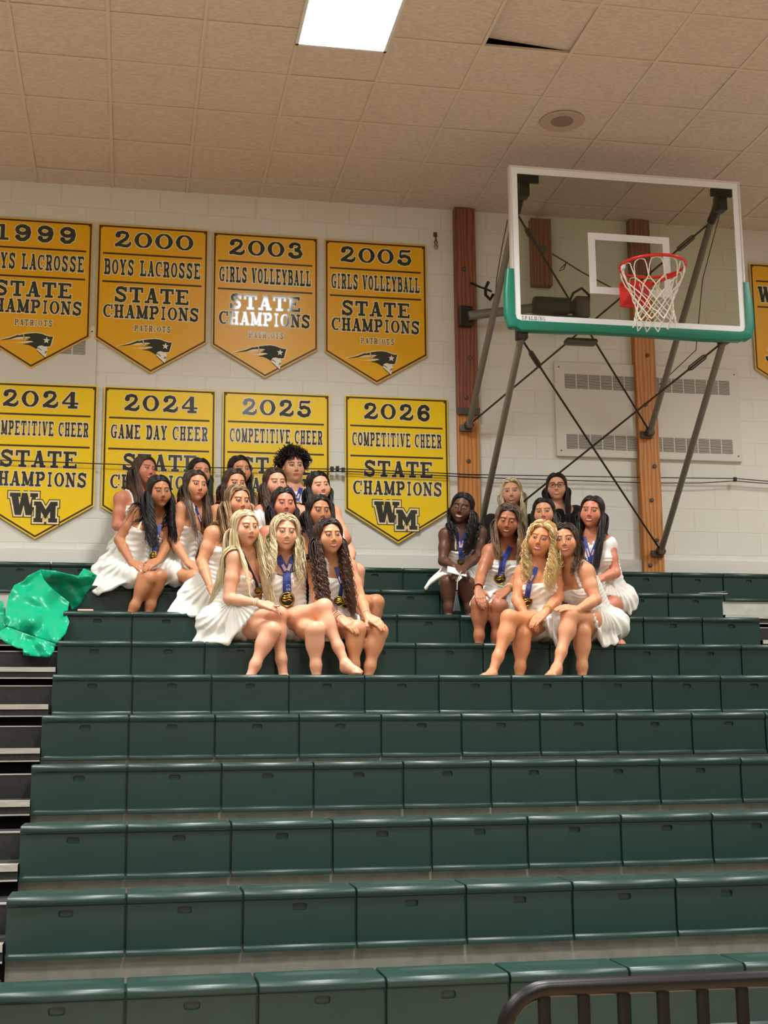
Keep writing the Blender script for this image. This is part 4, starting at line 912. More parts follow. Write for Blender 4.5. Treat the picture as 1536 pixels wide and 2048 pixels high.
    # dress
    C = P.get('dress', {}); D = Field.__new__(Field); D.ax = F.ax; D.D = np.full_like(F.D, .09)
    wst = tp(.34)
    def plane_fold(X, c0=wst, N=P.get('folds', 26), amp=P.get('famp', .0055)):
        dx, dy, dz = X[0] - c0[0], X[1] - c0[1], X[2] - c0[2]; r = np.sqrt(dx * dx + dy * dy + dz * dz); an = np.arctan2(dz, dx + 1e-9) + .8 * dy
        return amp * np.sin(N * an + 2.0 * np.sin(an * 5.0) + 9 * r) * np.clip((r - .05) / .22, 0, 1)
    torso(D, .0075 if not C.get('loose') else .018)
    nh = C.get('neck', .80); sw = C.get('sweet', 0)
    X = None
    def neckcut(X):
        a = (X[0] - Pc[0]) * t[0] + (X[1] - Pc[1]) * t[1] + (X[2] - Pc[2]) * t[2]; b = (X[0] - Pc[0]) * l[0] + (X[1] - Pc[1]) * l[1] + (X[2] - Pc[2]) * l[2]
        return a - TL * nh - sw * np.abs(b) + .06 * np.maximum(0, .04 - np.abs(b)) * (1 if sw else 0)
    D.cut(neckcut)
    wr_a = C.get('ruche', .0022)
    def ruche(X):
        a = (X[0] - Pc[0]) * t[0] + (X[1] - Pc[1]) * t[1] + (X[2] - Pc[2]) * t[2]; b = (X[0] - Pc[0]) * l[0] + (X[1] - Pc[1]) * l[1]
        return wr_a * np.sin(a * 190 + 4 * np.sin(b * 22 + a * 15)) * (a < TL * .75)
    if wr_a: D.D = D.D + ruche(D.pts((slice(None),) * 3)).astype(np.float32)
    if C.get('kind') == 'top':                   # black blouse with sleeves
        for sh, a in ((sa, arms[0]), (sb, arms[1])):
            D.cone(tp(.9), sh, .07 * s, .058 * s, .05)
            if a: D.cone(sh, a[1], .060 * s, .052 * s, .03); D.cone(a[1], a[1] + (a[2] - a[1]) * .8, .050 * s, .042 * s, .02)
        D.cone(nb, nb + t * .02, .062, .058, .03)
    if C.get('kind') == 'shirt':
        for sh, a in ((sa, arms[0]), (sb, arms[1])):
            D.cone(tp(.9), sh, .07 * s, .060 * s, .05)
            if a and C.get('sleeve', 1): D.cone(sh, sh + (a[1] - sh) * .55, .062 * s, .060 * s, .03)
        for q in (-1, 1): D.tri(nb + t * .055 + l * q * .05 - f * .01, nb + t * .0 + l * q * .015 + f * .075, nb - t * .045 + l * q * .062 + f * .075, .006, .006)
    hem = C.get('hem', .55); sk = C.get('sk', .022)
    if C.get('kind') != 'top':
        D.ell(Pc + [0, 0, .01], np.array([.180, .13, .115]) * w, RP, .04, mod=plane_fold)
        mids = []
        for hip, kn, an, to in legs:
            m = hip + (kn - hip) * hem; mids.append(m); D.cone(hip, m, .088 * w + sk, (.088 - .030 * hem) * w + sk, .03, mod=plane_fold)
        if C.get('bridge', 1):
            up = np.array([0, 0, .045])
            D.tri(ha + up, hb + up, mids[0] + up, .03, .03, mod=plane_fold); D.tri(hb + up, mids[0] + up, mids[1] + up, .03, .03, mod=plane_fold)
        for tr in fans: D.tri(*tr, C.get('ft', .011), .022, mod=plane_fold)
    # straps
    st = C.get('strap')
    if st:
        r_, ruf = st
        for q, sh in ((-1, sa), (1, sb)):
            p0 = tp(nh + sw * .08, q * .082, .085); p1 = Sc + (sh - Sc) * .62 + t * .045; p2 = tp(.84, q * .08, -.075); ctrl = [p0, p0 * .45 + p1 * .55 + f * .03, p1, p1 * .5 + p2 * .5 - f * .02, p2]; g = []
            for a, b in zip(ctrl[:-1], ctrl[1:]): g += [a + (b - a) * e / 4 for e in range(4)]
            g = np.array(g + [p2])
            for _ in range(4): sd_ = F.at(g); g = g + F.grad(g) * (r_ * .45 - sd_)[:, None]
            mod = (lambda X: .32 * r_ * np.sin((X[0] + X[2] * 1.7 + X[1]) * 150)) if ruf else None
            for a, b in zip(g[:-1], g[1:]): D.cone(a, b, r_, r_, .008, mod=mod)
    if C.get('puff'):
        for q in C['puff']:
            sh, a = ((sa, arms[0]), (sb, arms[1]))[q]; el = a[1] if a else sh - [0, 0, .2]
            c = sh + (el - sh) * .32; D.ell(c, np.array([.075, .085, .085]) * s, None, .02, mod=lambda X: .006 * np.sin((X[0] * 1.3 + X[2] * .4) * 120)); D.cone(sh + (el - sh) * .66, sh + (el - sh) * .70, .058 * s, .062 * s, .008)
    B0 = F.D.copy()
    # arms and hands (some rest on the surface already there)
    for i, a in enumerate(arms):
        if not a: continue
        sh, el, wr, ti, o = a
        F.cone(sh, sh + (el - sh) * .5, .047 * w, .043 * w, .035); F.cone(sh + (el - sh) * .5, el, .043 * w, .036 * w, .02)
        m = el + (wr - el) * .35; F.cone(el, m, .036 * w, .037 * w, .015); F.cone(m, wr, .037 * w, .0245 * s, .015)
        nn = np.array(o.get('n', nrm((CAM - wr) * [1, 1, .3]) * .6 + np.array([0, 0, .8]))); build_hand(F, wr, ti, nn, o.get('th', 1 if i == 0 else -1), s, o.get('curl', .22))
    A = Field.__new__(Field); A.ax = F.ax; A.D = np.minimum(F.D, D.D)
    def surf(u, v, off=.010):                    # the point of the clothed figure seen at (u, v)
        d = ray(u, v); d = d / np.linalg.norm(d); y0 = F.ax[1][0]; tt = np.arange((y0 - CAM[1]) / d[1], (F.ax[1][-1] - CAM[1]) / d[1], .004)
        L = CAM + tt[:, None] * d; val = A.at(L); okk = np.all((L > lo) & (L < hi), 1); j = np.argwhere((val < 0) & okk)
        if not len(j): return at(u, v, Sc[1] - .1)
        return L[j[0][0]] - d * off
    root = thing('person', P['label'], 'person', tuple(np.array([Pc[0], Pc[1], zs])), P.get('group'))
    # emit body
    V, Q = F.mesh(); col = np.tile(skin, (len(V), 1)); nz = np.sin(V[:, 0] * 31 + V[:, 2] * 17) * np.sin(V[:, 1] * 29 - V[:, 2] * 23); col *= (1 + .035 * nz)[:, None]
    for hip, kn, an, to in legs: m = np.exp(-(np.linalg.norm(V - kn, axis=1) / .045) ** 2)[:, None] * .22; col = col * (1 - m) + skin * [1.0, .80, .76] * m
    for a in arms:
        if a and a[4].get('nails'):
            pass
    face_color(V, Hc, HF, hs, skin, hairc, P, col); np_mesh('body', V, Q, M_SKIN, root, col)
    # emit clothes
    V, Q = D.mesh(); cc = rgb(C.get('col', (240, 238, 232))); col = np.tile(cc, (len(V), 1))
    if C.get('trim'):                            # dark piping along the upper edge
        a = (V - Pc) @ t; b = (V - Pc) @ l; e = np.abs(a - TL * nh - sw * np.abs(b) + .06 * np.maximum(0, .04 - np.abs(b)) * (1 if sw else 0)); m = ((e < .008) & ((V - Pc) @ f > -.02)); col[m] = rgb((34, 26, 26))
    if len(Q): np_mesh('blouse' if C.get('kind') == 'top' else ('shirt' if C.get('kind') == 'shirt' and P.get('man') else 'dress'), V, Q, M_CLOTH, root, col)
    # emit hair
    hair(P['hair'], A, Hc, HF, hs, root, f, l, hs)
    P['out'] = dict(surf=surf, f=f, l=l, t=t, Sc=Sc, Hc=Hc, HF=HF, root=root, A=A, arms=arms, hs=hs, D=D, legs=legs)
    for q in P.get('bangle', []): bangle(P, q)
    return P
def hair(h, A, c, H, s, root, bf, bl, hs):
    n = int(h.get('n', 300) * 3.0); i = np.arange(n * 2); yy = 1 - 2 * (i + .5) / (2 * n); ph = i * 2.39996; rr = np.sqrt(1 - yy ** 2)
    N = np.stack([rr * np.cos(ph), yy, rr * np.sin(ph)], 1)            # head frame: x right, y up, z forward
    rad = np.array([.0775, .0835, .0955]); cen = np.array([0, .034, -.014])
    L = N * rad + cen; keep = (L[:, 1] - 1.1 * L[:, 2] > h.get('line', .010)) & (L[:, 1] > -.05)
    if h.get('short'): keep &= (L[:, 1] > .035)
    L = L[keep]; N = N[keep]; m = len(L); r = np.random.default_rng(int(abs(c[0]) * 1000) + 3)
    part = h.get('part', 0.0); s_ = np.where(L[:, 0] - part + r.normal(0, .003, m) > 0, 1.0, -1.0); layer = r.uniform(0, 1, m)
    vol = h.get('vol', .007); R = rad + .002; short = h.get('short', False)
    g_local = H.T @ np.array([0, 0, -1.0]); bfl, bll = H.T @ bf, H.T @ bl
    front = np.where(s_ < 0, h.get('fa', .5), h.get('fb', .5))         # share of each side that falls in front of the shoulder
    fwd = (L[:, 2] > .06 - .15 * front + r.normal(0, .012, m)) & (front > .02)
    d = np.stack([s_ * 1.0, np.full(m, -.1), np.where(L[:, 2] > 0, -.75, -.05)], 1) + N * .25
    if short: d = N * .25 + r.normal(0, .6, (m, 3)) + [0.15, .0, .55]; L = L + N * (.022 * r.uniform(0, 1, m) ** .7)[:, None]
    d /= np.linalg.norm(d, axis=1)[:, None]; step = h.get('step', .011 if h.get('lam', .16) < .1 else .017); ln = h['len'] * (1 + r.normal(0, .07, m)) * np.where(L[:, 2] > .05, .96, 1); K_ = int(h['len'] * 1.15 / step) + 2
    wthr = (.060 + .045 * r.uniform(0, 1, m)) * h.get('wide', 1.0)
    p = L.copy(); path = [p.copy()]; wl = np.array([.070, .0, .0])
    for k in range(K_):
        pull = np.clip((np.abs(p[:, 0]) - wthr) / .03, 0, 1) * (p[:, 1] < -.01) * .5
        gx = g_local + (bfl * .30) * fwd[:, None] - (bfl * np.where(p[:, 1:2] < -.13, .16, .0)) * (~fwd)[:, None]; gx[:, 0] -= np.sign(p[:, 0]) * pull
        wgt = ((.10 + .32 * min(1, k * step / .07)) if not short else .12) * (step / .017)
        d = d * (1 - wgt) + gx * wgt; d /= np.linalg.norm(d, axis=1)[:, None] + 1e-9; p = p + d * step
        q = (p - cen) / (R + vol * (.25 + layer[:, None])); e = np.linalg.norm(q, axis=1); mk = (e < 1) | ((p[:, 1] > .0) & (not short) & (k * step < .2)); pv = p.copy(); p[mk] = (q[mk] / e[mk][:, None]) * (R + vol * (.25 + layer[mk][:, None])) + cen
        if short: d = d + r.normal(0, .42, (m, 3))
        if not short:
            stick = mk & (p[:, 1] > .0); dd = p - path[-1]; dd /= np.linalg.norm(dd, axis=1)[:, None] + 1e-9; d[stick] = dd[stick]
            lim = np.interp(p[:, 1], [-.17, -.12, -.07, -.02, .03, .062, .088], [.0, .062, .069, .074, .068, .048, 0]) + .012 * layer + h.get('gap', 0)
            bad = (p[:, 2] > .005) & (np.abs(p[:, 0]) < lim) & (p[:, 1] > -.165); p[bad, 0] += (np.where(s_[bad] > 0, 1, -1) * lim[bad] - p[bad, 0]) * .6; p[bad, 2] -= .006
        Wp = c + (p * s) @ H.T
        sd = A.at(Wp); mg = np.where(p[:, 1] > -.10, .002 + .005 * layer, .006 + .016 * layer); hit = sd < mg
        if hit.any():
            gr = A.grad(Wp[hit]); Wp[hit] += gr * (mg[hit] - sd[hit])[:, None]; p = ((Wp - c) @ H) / s
            if not short:                        # slide along the shoulder instead of piling up on it
                nl = gr @ H; dl = d[hit]; dl = dl - nl * (dl * nl).sum(1)[:, None]; lowp = (p[hit, 1] < -.10)[:, None]
                dl = dl + np.where(fwd[hit][:, None], bfl, -bfl * 1.6) * .55 * lowp; d[hit] = dl / (np.linalg.norm(dl, axis=1)[:, None] + 1e-9)
        path.append(p.copy())
    Pth = c + (np.stack(path, 1) * s) @ H.T                            # m, K, 3
    sl = np.arange(Pth.shape[1]) * step; tt = np.gradient(Pth, axis=1); tt /= np.linalg.norm(tt, axis=2, keepdims=True) + 1e-9
    amp = h.get('wave', .004); lam = h.get('lam', .16); curl = h.get('curl', .3); s0 = h.get('s0', .12)
    ax_ = Pth - (c - H[:, 2] * .0); ax_[..., 2] = 0; ax_ /= np.linalg.norm(ax_, axis=2, keepdims=True) + 1e-9; u1 = np.cross(tt, ax_); u1 /= np.linalg.norm(u1, axis=2, keepdims=True) + 1e-9; u2 = np.cross(tt, u1)
    phs = np.round(r.uniform(0, 9, m)) * .7 * h.get('mess', 1) + s_ * .6; arg = 2 * pi * sl[None, :] / lam + phs[:, None]; am = amp * np.clip((sl - s0) / .14, 0, 1)[None, :] * (.7 + .6 * r.uniform(0, 1, m))[:, None]
    Pth = Pth + u1 * (am * np.sin(arg))[..., None] + u2 * (am * curl * np.cos(arg))[..., None] * np.sign(1)
    # tubes
    ns = 5; Rr = h.get('r', .0034) * s * (.7 + .6 * r.uniform(0, 1, m)); root_c, tip_c = rgb(h['root']), rgb(h.get('tip', h['root']))
    tend = np.clip(sl[None, :] / ln[:, None], 0, 1.0); rad_ = Rr[:, None] * np.clip(.75 + sl / .08 * .25, 0, 1)[None, :] * np.clip((1.02 - tend) / .30, .12, 1); rad_ = np.where(tend >= 1, rad_ * .0 + .0002, rad_)
    fr = np.minimum((ln / step), Pth.shape[1] - 1.001)                  # freeze the points past the end of each strand
    kk = np.minimum(np.arange(Pth.shape[1])[None, :], fr[:, None]); k0 = kk.astype(int); ff = (kk - k0)[..., None]; ii = np.arange(m)[:, None]
    Pth = Pth[ii, k0] * (1 - ff) + Pth[ii, np.minimum(k0 + 1, Pth.shape[1] - 1)] * ff
    an = np.arange(ns) * 2 * pi / ns; ring = u1[:, :, None, :] * np.cos(an)[None, None, :, None] + u2[:, :, None, :] * np.sin(an)[None, None, :, None] * .7
    V = Pth[:, :, None, :] + ring * rad_[:, :, None, None]; Kn = Pth.shape[1]; V = V.reshape(-1, 3)
    base = (np.arange(m)[:, None, None] * Kn + np.arange(Kn - 1)[None, :, None]) * ns; a = np.arange(ns)[None, None, :]; b = (a + 1) % ns
    Q = np.stack([base + a, base + b, base + ns + b, base + ns + a], -1).reshape(-1, 4)
    tw = np.clip((sl - h.get('t0', .05)) / h.get('t1', .25), 0, 1)[None, :, None]; var = (1 + h.get('var', .20) * r.normal(0, 1, m))[:, None, None].clip(.45, 1.8)
    cl = (root_c * (1 - tw) + tip_c * tw) * var
    if 'streak' in h: sk_ = (r.uniform(0, 1, m) < h.get('sn', .3))[:, None, None]; cl = np.where(sk_, rgb(h['streak']) * np.clip(var, .8, 1.2), cl)
    cl = np.broadcast_to(np.clip(cl, 0, .95)[:, :, None, :], (m, Kn, ns, 3)).reshape(-1, 3)
    np_mesh('hair', V, Q, M_HAIR, root, cl)
def bangle(P, q):
    side, fr, r, colr, n = q; a = P['out']['arms'][side]; el, wr = a[1], a[2]; mb = MB(); ax_ = nrm(wr - el); u = nrm(np.cross(ax_, [.3, .2, 1])); v = np.cross(ax_, u)
    for j in range(n):
        c = el + (wr - el) * (fr + .045 * j); R = r + .001 * (j % 2); mb.tube([c + u * R * cos(x) + v * R * sin(x) + ax_ * .004 * sin(x + j) for x in np.linspace(0, 2 * pi, 21)[:-1]], .0028, 6, closed=True)
    mb.obj('bracelet', PAL(colr, .35), P['out']['root'], True)
_pal = {}
def PAL(c, rough=.5, metal=0.0):
    if (c, rough, metal) not in _pal: _pal[(c, rough, metal)] = mat('paint', c, rough, metal)
    return _pal[(c, rough, metal)]
M_RIB = mat('blue_ribbon', (44, 66, 150), .5, noise=(38, (24, 38, 110), .45, .6, (1, 1, .4)))
M_RIBP = mat('pale_ribbon_print', (226, 190, 200), .6)
M_GOLD = mat('antique_gold', (176, 150, 66), .36, metal=.9, noise=(40, (150, 118, 44), .45, .6, (1, 1, 1)))
M_DGOLD = mat('dark_enamel', (44, 40, 26), .35, metal=.6)
def medal(P, left, vee, bottom, right, label, r=.036, wd=.032, n2=1, txt=None, dark=False):
    """ribbon seen from the neck (left, right) down to the V and the medallion, laid on the clothed figure"""
    o = P['out']; f = o['f']; surf = o['surf']; t = thing('medal', label, 'medal', tuple(surf(*bottom)))
    M = PAL((26, 28, 52), .5) if dark else M_RIB
    def strip(pix, w0, off, name='ribbon', m=M):
        L = []
        for a, b in zip(pix[:-1], pix[1:]):
            for j in range(6): L.append(surf(a[0] + (b[0] - a[0]) * j / 6, a[1] + (b[1] - a[1]) * j / 6, off))
        L.append(surf(*pix[-1], off)); L = np.array(L); yy = L[:, 1].copy()
        for _ in range(3): yy[1:-1] = np.minimum(yy[1:-1], (yy[:-2] + yy[2:]) / 2); yy[1:-1] = (yy[:-2] + 2 * yy[1:-1] + yy[2:]) / 4
        for i in range(len(L)): L[i] = CAM + (L[i] - CAM) * (yy[i] - CAM[1]) / (L[i][1] - CAM[1])
        T = np.gradient(L, axis=0); vs = []; vn = nrm(nrm(CAM - L.mean(0)) * .6 + f * .4)
        for q, tg in zip(L, T):
            sdv = nrm(np.cross(nrm(tg), vn)); nn = np.cross(sdv, nrm(tg)) * .0012
            vs += [q - sdv * w0 / 2, q + sdv * w0 / 2, q + sdv * w0 / 2 + nn, q - sdv * w0 / 2 + nn]
        n = len(L); fs = [(i * 4 + a, i * 4 + (a + 1) % 4, i * 4 + 4 + (a + 1) % 4, i * 4 + 4 + a) for i in range(n - 1) for a in range(4)] + [(0, 1, 2, 3), (4 * n - 4, 4 * n - 3, 4 * n - 2, 4 * n - 1)]
        mb = MB(); mb.add(vs, fs); return mb.obj(name, m, t, False), L
    low = (vee[0] + (bottom[0] - vee[0]) * .86, vee[1] + (bottom[1] - vee[1]) * .86)
    if left: strip([left, vee], wd * .9, .010)
    if right: strip([right, vee], wd * .9, .013)
    if not dark:
        for q in (left, right):
            if q: strip([(q[0] + (vee[0] - q[0]) * .5, q[1] + (vee[1] - q[1]) * .5), (q[0] + (vee[0] - q[0]) * .86, q[1] + (vee[1] - q[1]) * .86)], wd * .42, .017, 'ribbon_print', M_RIBP)
    so, Lw = strip([vee, low], wd * 1.15, .016)
    if txt:                                      # lettering running down the ribbon
        a_, b_ = Lw[len(Lw) // 3], Lw[-1]; dn = nrm(b_ - a_); vn = nrm(CAM - a_); rt = nrm(np.cross(dn, vn)) * -1; rt = rt if rt[0] > 0 else -rt; vn = np.cross(dn, rt); vn = vn if vn @ (CAM - a_) > 0 else -vn
        lm = MB(); text(lm, txt, 0, np.linalg.norm(b_ - a_) * .92, -.004, wd * .46, 0, -.0006, .2); lm.v = [tuple(a_ + dn * x + rt * z + vn * (.006 - y)) for x, y, z in lm.v]; lm.obj('ribbon_lettering', PAL((206, 214, 240), .5), so, fix=False)
    for j in range(n2):
        c = surf(bottom[0] + j * 12, bottom[1] + j * 3, .022 + .004 * j); vn = nrm(nrm(CAM - c) * .75 + f * .35); u = nrm(np.cross(vn, [0, 0, 1.0])); v = np.cross(u, vn) * -1
        m = MB(); pr = [(r * .2, -.004), (r * .96, -.004), (r, -.001), (r, .002), (r * .94, .005), (r * .82, .005), (r * .80, .003), (.001, .003)]
        vs = [c + (u * cos(q) + v * sin(q)) * a + vn * b for a, b in pr for q in np.linspace(0, 2 * pi, 33)[:-1]]
        m.add(vs, [(i * 32 + k, i * 32 + (k + 1) % 32, i * 32 + 32 + (k + 1) % 32, i * 32 + 32 + k) for i in range(len(pr) - 1) for k in range(32)] + [tuple(range(32))])
        d = m.obj('medallion', M_DGOLD, t, True)
        g = MB()                                 # raised gold wave and figure on the dark face
        for a0, yy, rr, am in ((.62, .12, .0048, .10), (.55, -.22, .0052, .08), (.40, -.50, .0040, .05)):
            g.tube([c + u * r * x + v * r * (yy + am * sin(x * 6)) + vn * .005 for x in np.linspace(-a0, a0, 12)], rr, 6)
        g.tube([c + (u * cos(q) + v * sin(q)) * r * .88 + vn * .0045 for q in np.linspace(0, 2 * pi, 33)[:-1]], .0035, 6, closed=True)
        g.obj('relief', M_GOLD, d, True)
    return t
# ---------------------------------------------------------------- the group, front to back
TAN = (214, 150, 112); FAIR = (226, 166, 134); DEEP = (92, 58, 44); RED = (206, 132, 104); OLIVE = (190, 128, 90)
BLONDE = dict(root=(176, 148, 104), tip=(226, 208, 166), streak=(240, 226, 190), sn=.35, var=.14)
DARK = dict(root=(30, 21, 18), tip=(40, 27, 22)); BROWN = dict(root=(58, 38, 26), tip=(92, 62, 42)); BLACK = dict(root=(18, 15, 16), tip=(24, 19, 19)); CHEST = dict(root=(62, 42, 30), tip=(120, 86, 58))
V = dict(vis=1)
PEOPLE = {}
MEDALS = dict(
    I=lambda P: medal(P, (556, 1112), (574, 1146), (574, 1199), (588, 1110), 'gold medal on a wide blue ribbon worn by the wavy-haired blonde in the corset', .050, .046, 1, 'UCSA'),
    J=lambda P: medal(P, (671, 1134), (684, 1172), (678, 1203), (694, 1136), 'pair of gold medals worn by the person with very long curly dark hair', .036, .024, 2),
    H=lambda P: medal(P, (484, 1104), (513, 1165), (516, 1182), None, 'medal on a thin dark ribbon worn by the blonde with very long straight hair', .026, .018, 1, dark=True),
    B=lambda P: medal(P, (306, 1046), (312, 1092), (308, 1112), (320, 1048), 'medal worn by the black-haired person beside the green plastic sheet', .036, .030),
    C=lambda P: medal(P, (390, 1012), (404, 1048), (408, 1062), None, 'medal ribbon at the neck of the person with long straight brown hair', .026, .022),
    Q=lambda P: medal(P, (997, 1096), (1006, 1122), (1000, 1157), (1021, 1094), 'gold medal on a blue ribbon worn by the person looking down', .044, .040, 1, 'UCSA'),
    V=lambda P: medal(P, (1058, 1134), (1059, 1166), (1053, 1201), (1073, 1134), 'dark gold medal on a blue ribbon worn by the curly blonde', .042, .032),
    P=lambda P: medal(P, (916, 1066), (921, 1100), (922, 1124), (932, 1064), 'medal on a blue ribbon worn by the dark-skinned person with the phone', .030, .028),
    U=lambda P: medal(P, (1168, 1074), (1180, 1120), (1180, 1138), (1196, 1078), 'medal worn by the smiling person at the right end with the flared skirt', .034, .030),
    L=lambda P: medal(P, (579, 976), (594, 1000), (596, 1012), (602, 976), 'medal on a broad blue ribbon worn by the young man', .034, .036),
)
def add(key, **P):
    PEOPLE[key] = person(P)
    if key in MEDALS: MEDALS[key](P)
    for q in ('A', 'D', 'surf'): P['out'].pop(q, None)
if 'ONLY' not in globals(): ONLY = None
def want(k): return ONLY is None or k in ONLY
SLIP = (.0065, 0); RUF = (.016, 1)
if want('A'): add('A', k=9, skin=RED, head=(289, 941, .10), face=(34, 0, 7), sh=((241, 998, .04), (300, 992, .22)), hip=(262, 1103, .15), hl=30,
    arma=((234, 1052, .0), (262, 1058, -.1), (285, 1060, -.16)), armb=0, dress=dict(strap=SLIP), hair=dict(BROWN, len=0.46, fa=.9, fb=.6, wave=.006), squint=.7,
    label='person with long brown hair and a pearl earring, seated highest at the left end')
if want('D'): add('D', k=9, skin=TAN, head=(399, 946, .12), face=(18, 0, 3), by=10, dress=dict(strap=SLIP), hair=dict(BLACK, len=0.40, fa=.3, fb=.9),
    label='person whose dark hair and one eye show behind the woman with long straight brown hair', hh=.003, h=.0075)
if want('E'): add('E', k=9, skin=TAN, head=(479, 941, .12), face=(24, 2, -4), by=15, dress=dict(strap=SLIP), hair=dict(BLACK, len=0.46, fa=.5, fb=1, part=-.01),
    label='smiling person with glossy black hair, against the left edge of the 2025 banner', hh=.003, h=.0075)
if want('L'): add('L', k=9, skin=FAIR, man=1, bust=0, s=1.06, head=(586, 935, .14), face=(16, 0, -2), sh=((556, 992, .15), (618, 990, .19)), smile=0, brow=rgb((40, 28, 24)), nk=1.12,
    dress=dict(kind='shirt', neck=1.0, loose=1, col=(240, 240, 240)), hair=dict(root=(34, 25, 22), short=True, len=.075, n=520, r=.0050, wave=.006, lam=.045, step=.010, curl=1, s0=.0, vol=.018, mess=3, line=.034),
    label='young man with curly dark hair, white collared shirt and blue ribbon')
if want('R'): add('R', k=9, skin=FAIR, head=(1023, 985, .06), face=(-2, 2, -3), sh=((982, 1043, .1), (1062, 1043, .12)), dress=dict(kind='top', neck=.98, col=(22, 22, 24), loose=1),
    hair=dict(BLONDE, root=(150, 120, 80), len=0.32, fa=.8, fb=.9, wave=.009, lam=.13), label='blonde person in a black top, seated against the wall')
if want('S'): add('S', k=9, skin=FAIR, head=(1113, 974, -.28), hs=.95, face=(0, 0, 0), sh=((1078, 1029, -.22), (1152, 1026, -.22)), hip=(1116, 1112, .10), dress=dict(kind='top', neck=.98, col=(18, 18, 20), loose=1), iris=(.03, .02, .01),
    hair=dict(DARK, len=0.28, fa=.3, fb=.9, wave=.003), label='person with dark straight hair, black-framed glasses and a black top')
if want('B'): add('B', k=8, skin=OLIVE, head=(318, 983, .02), face=(20, 8, -4), sh=((272, 1027, .06), (336, 1030, .16)), hip=(252, 1146, .17), hl=28, smile=0, brow=rgb((22, 15, 14)), iris=(.02, .01, .01),
    arma=((238, 1080, .08), (262, 1124, -.06), (284, 1136, -.14)), armb=((336, 1085, .06), (318, 1120, -.12), (300, 1130, -.19), V), lega=((298, 1158, -.17), (257, 1238, -.17)), legb=((318, 1154, -.12), (294, 1238, -.12)),
    dress=dict(neck=.70, hem=.62, strap=SLIP), fan=[((240, 1092, .14), (182, 1177, .03), (197, 1189, -.02)), ((240, 1096, .12), (197, 1188, -.02), (292, 1146, -.16)), ((236, 1086, .2), (187, 1132, .2), (180, 1178, .08))],
    hair=dict(BLACK, len=0.48, fa=.9, fb=1, wave=.016, lam=.20, n=360, wide=1.3), label='black-haired person in a white dress, lowest at the left end beside the green sheet')
if want('C'): add('C', k=8, skin=TAN, head=(391, 972, .05), face=(24, 2, 3), sh=((365, 1017, .03), (414, 1022, .24)), hip=(347, 1143, .16), hl=35, smile=0,
    arma=((347, 1080, .02), (374, 1124, -.12), (396, 1136, -.18), V), armb=0, lega=((386, 1156, -.16), (396, 1238, -.16)), legb=((410, 1150, -.1), (420, 1238, -.1)),
    dress=dict(neck=.68, hem=.45, strap=SLIP), fan=[((345, 1112, .08), (322, 1174, -.02), (384, 1140, -.14)), ((350, 1112, .08), (310, 1130, .1), (322, 1174, -.02))],
    hair=dict(BROWN, root=(52, 38, 30), tip=(98, 74, 56), len=0.46, fa=1, fb=.4, wave=.003, part=-.005), label='person with long straight brown hair and a blue ribbon, hand on her white skirt')
if want('F'): add('F', k=8, skin=TAN, head=(469, 969, .06), face=(22, 4, 0), sh=((433, 1024, .08), (500, 1022, .2)), arma=((418, 1078, .08), (430, 1115, 0), (440, 1130, -.1)), dress=dict(strap=SLIP), hair=dict(BROWN, len=0.36, fa=.4, fb=.7, wave=.008),
    label='brown-haired person half hidden, her nose at the crown of the light brown-haired woman', hh=.003, h=.0072)
if want('K'): add('K', k=8, skin=FAIR, head=(550, 967, .08), face=(20, 3, -2), sh=((522, 1024, .10), (598, 1024, .18)), squint=.6, arma=((512, 1078, .05), (525, 1110, -.05), (540, 1120, -.1)), armb=((603, 1082, .1), (600, 1120, 0), (590, 1130, -.1)),
    dress=dict(puff=[0], neck=.86), hair=dict(BROWN, len=0.36, fa=1, fb=.4, wave=.012, lam=.18), label='brown-haired person with a white puffed sleeve, in front of the young man')
if want('M'): add('M', k=8, skin=FAIR, head=(637, 974, .10), face=(22, 0, -6), sh=((600, 1026, .14), (668, 1026, .18)), squint=.55, armb=((702, 1106, .02), (696, 1130, -.12), (688, 1142, -.2)), legb=((714, 1143, -.12), (717, 1238, -.12)),
    dress=dict(strap=SLIP, hem=.5), hair=dict(BLACK, len=0.46, fa=.5, fb=1, wave=.004), label='laughing person with long black hair, highest at the right edge of the left group')
if want('T'): add('T', k=8, skin=TAN, head=(1088, 1026, .04), face=(-4, 2, -2), sh=((1052, 1084, .1), (1128, 1082, .12)), arma=((1044, 1140, .04), (1050, 1160, -.05), (1060, 1170, -.1)), armb=0, dress=dict(strap=SLIP), hair=dict(BLACK, len=0.32, fa=.2, fb=.6),
    label='smiling dark-haired person just behind the curly blonde, below the glasses')
if want('P'): add('P', k=8, skin=DEEP, head=(924, 1017, -.02), face=(-10, 4, 12), sh=((891, 1070, .02), (960, 1066, .05)), hip=(928, 1152, .19), hl=0, lip=rgb((120, 62, 56)), brow=rgb((22, 14, 12)), iris=(.015, .01, .008),
    arma=((886, 1122, -.04), (908, 1133, -.17), (924, 1142, -.23), dict(vis=1, curl=.4)), armb=((953, 1114, -.02), (930, 1136, -.18), (914, 1144, -.24), dict(vis=1, curl=.4)), lega=((896, 1166, -.13), (897, 1238, -.13)), legb=((933, 1170, -.14), (941, 1238, -.14)),
    dress=dict(neck=.74, hem=.62, strap=SLIP), fan=[((888, 1136, .06), (851, 1176, -.02), (884, 1150, -.08)), ((886, 1134, .1), (864, 1160, .06), (851, 1176, -.02))],
    hair=dict(BLACK, len=0.40, fa=1, fb=1, wave=.012, lam=.075, curl=.8, n=320, mess=3), label='dark-skinned person with wavy black hair, holding a white phone')
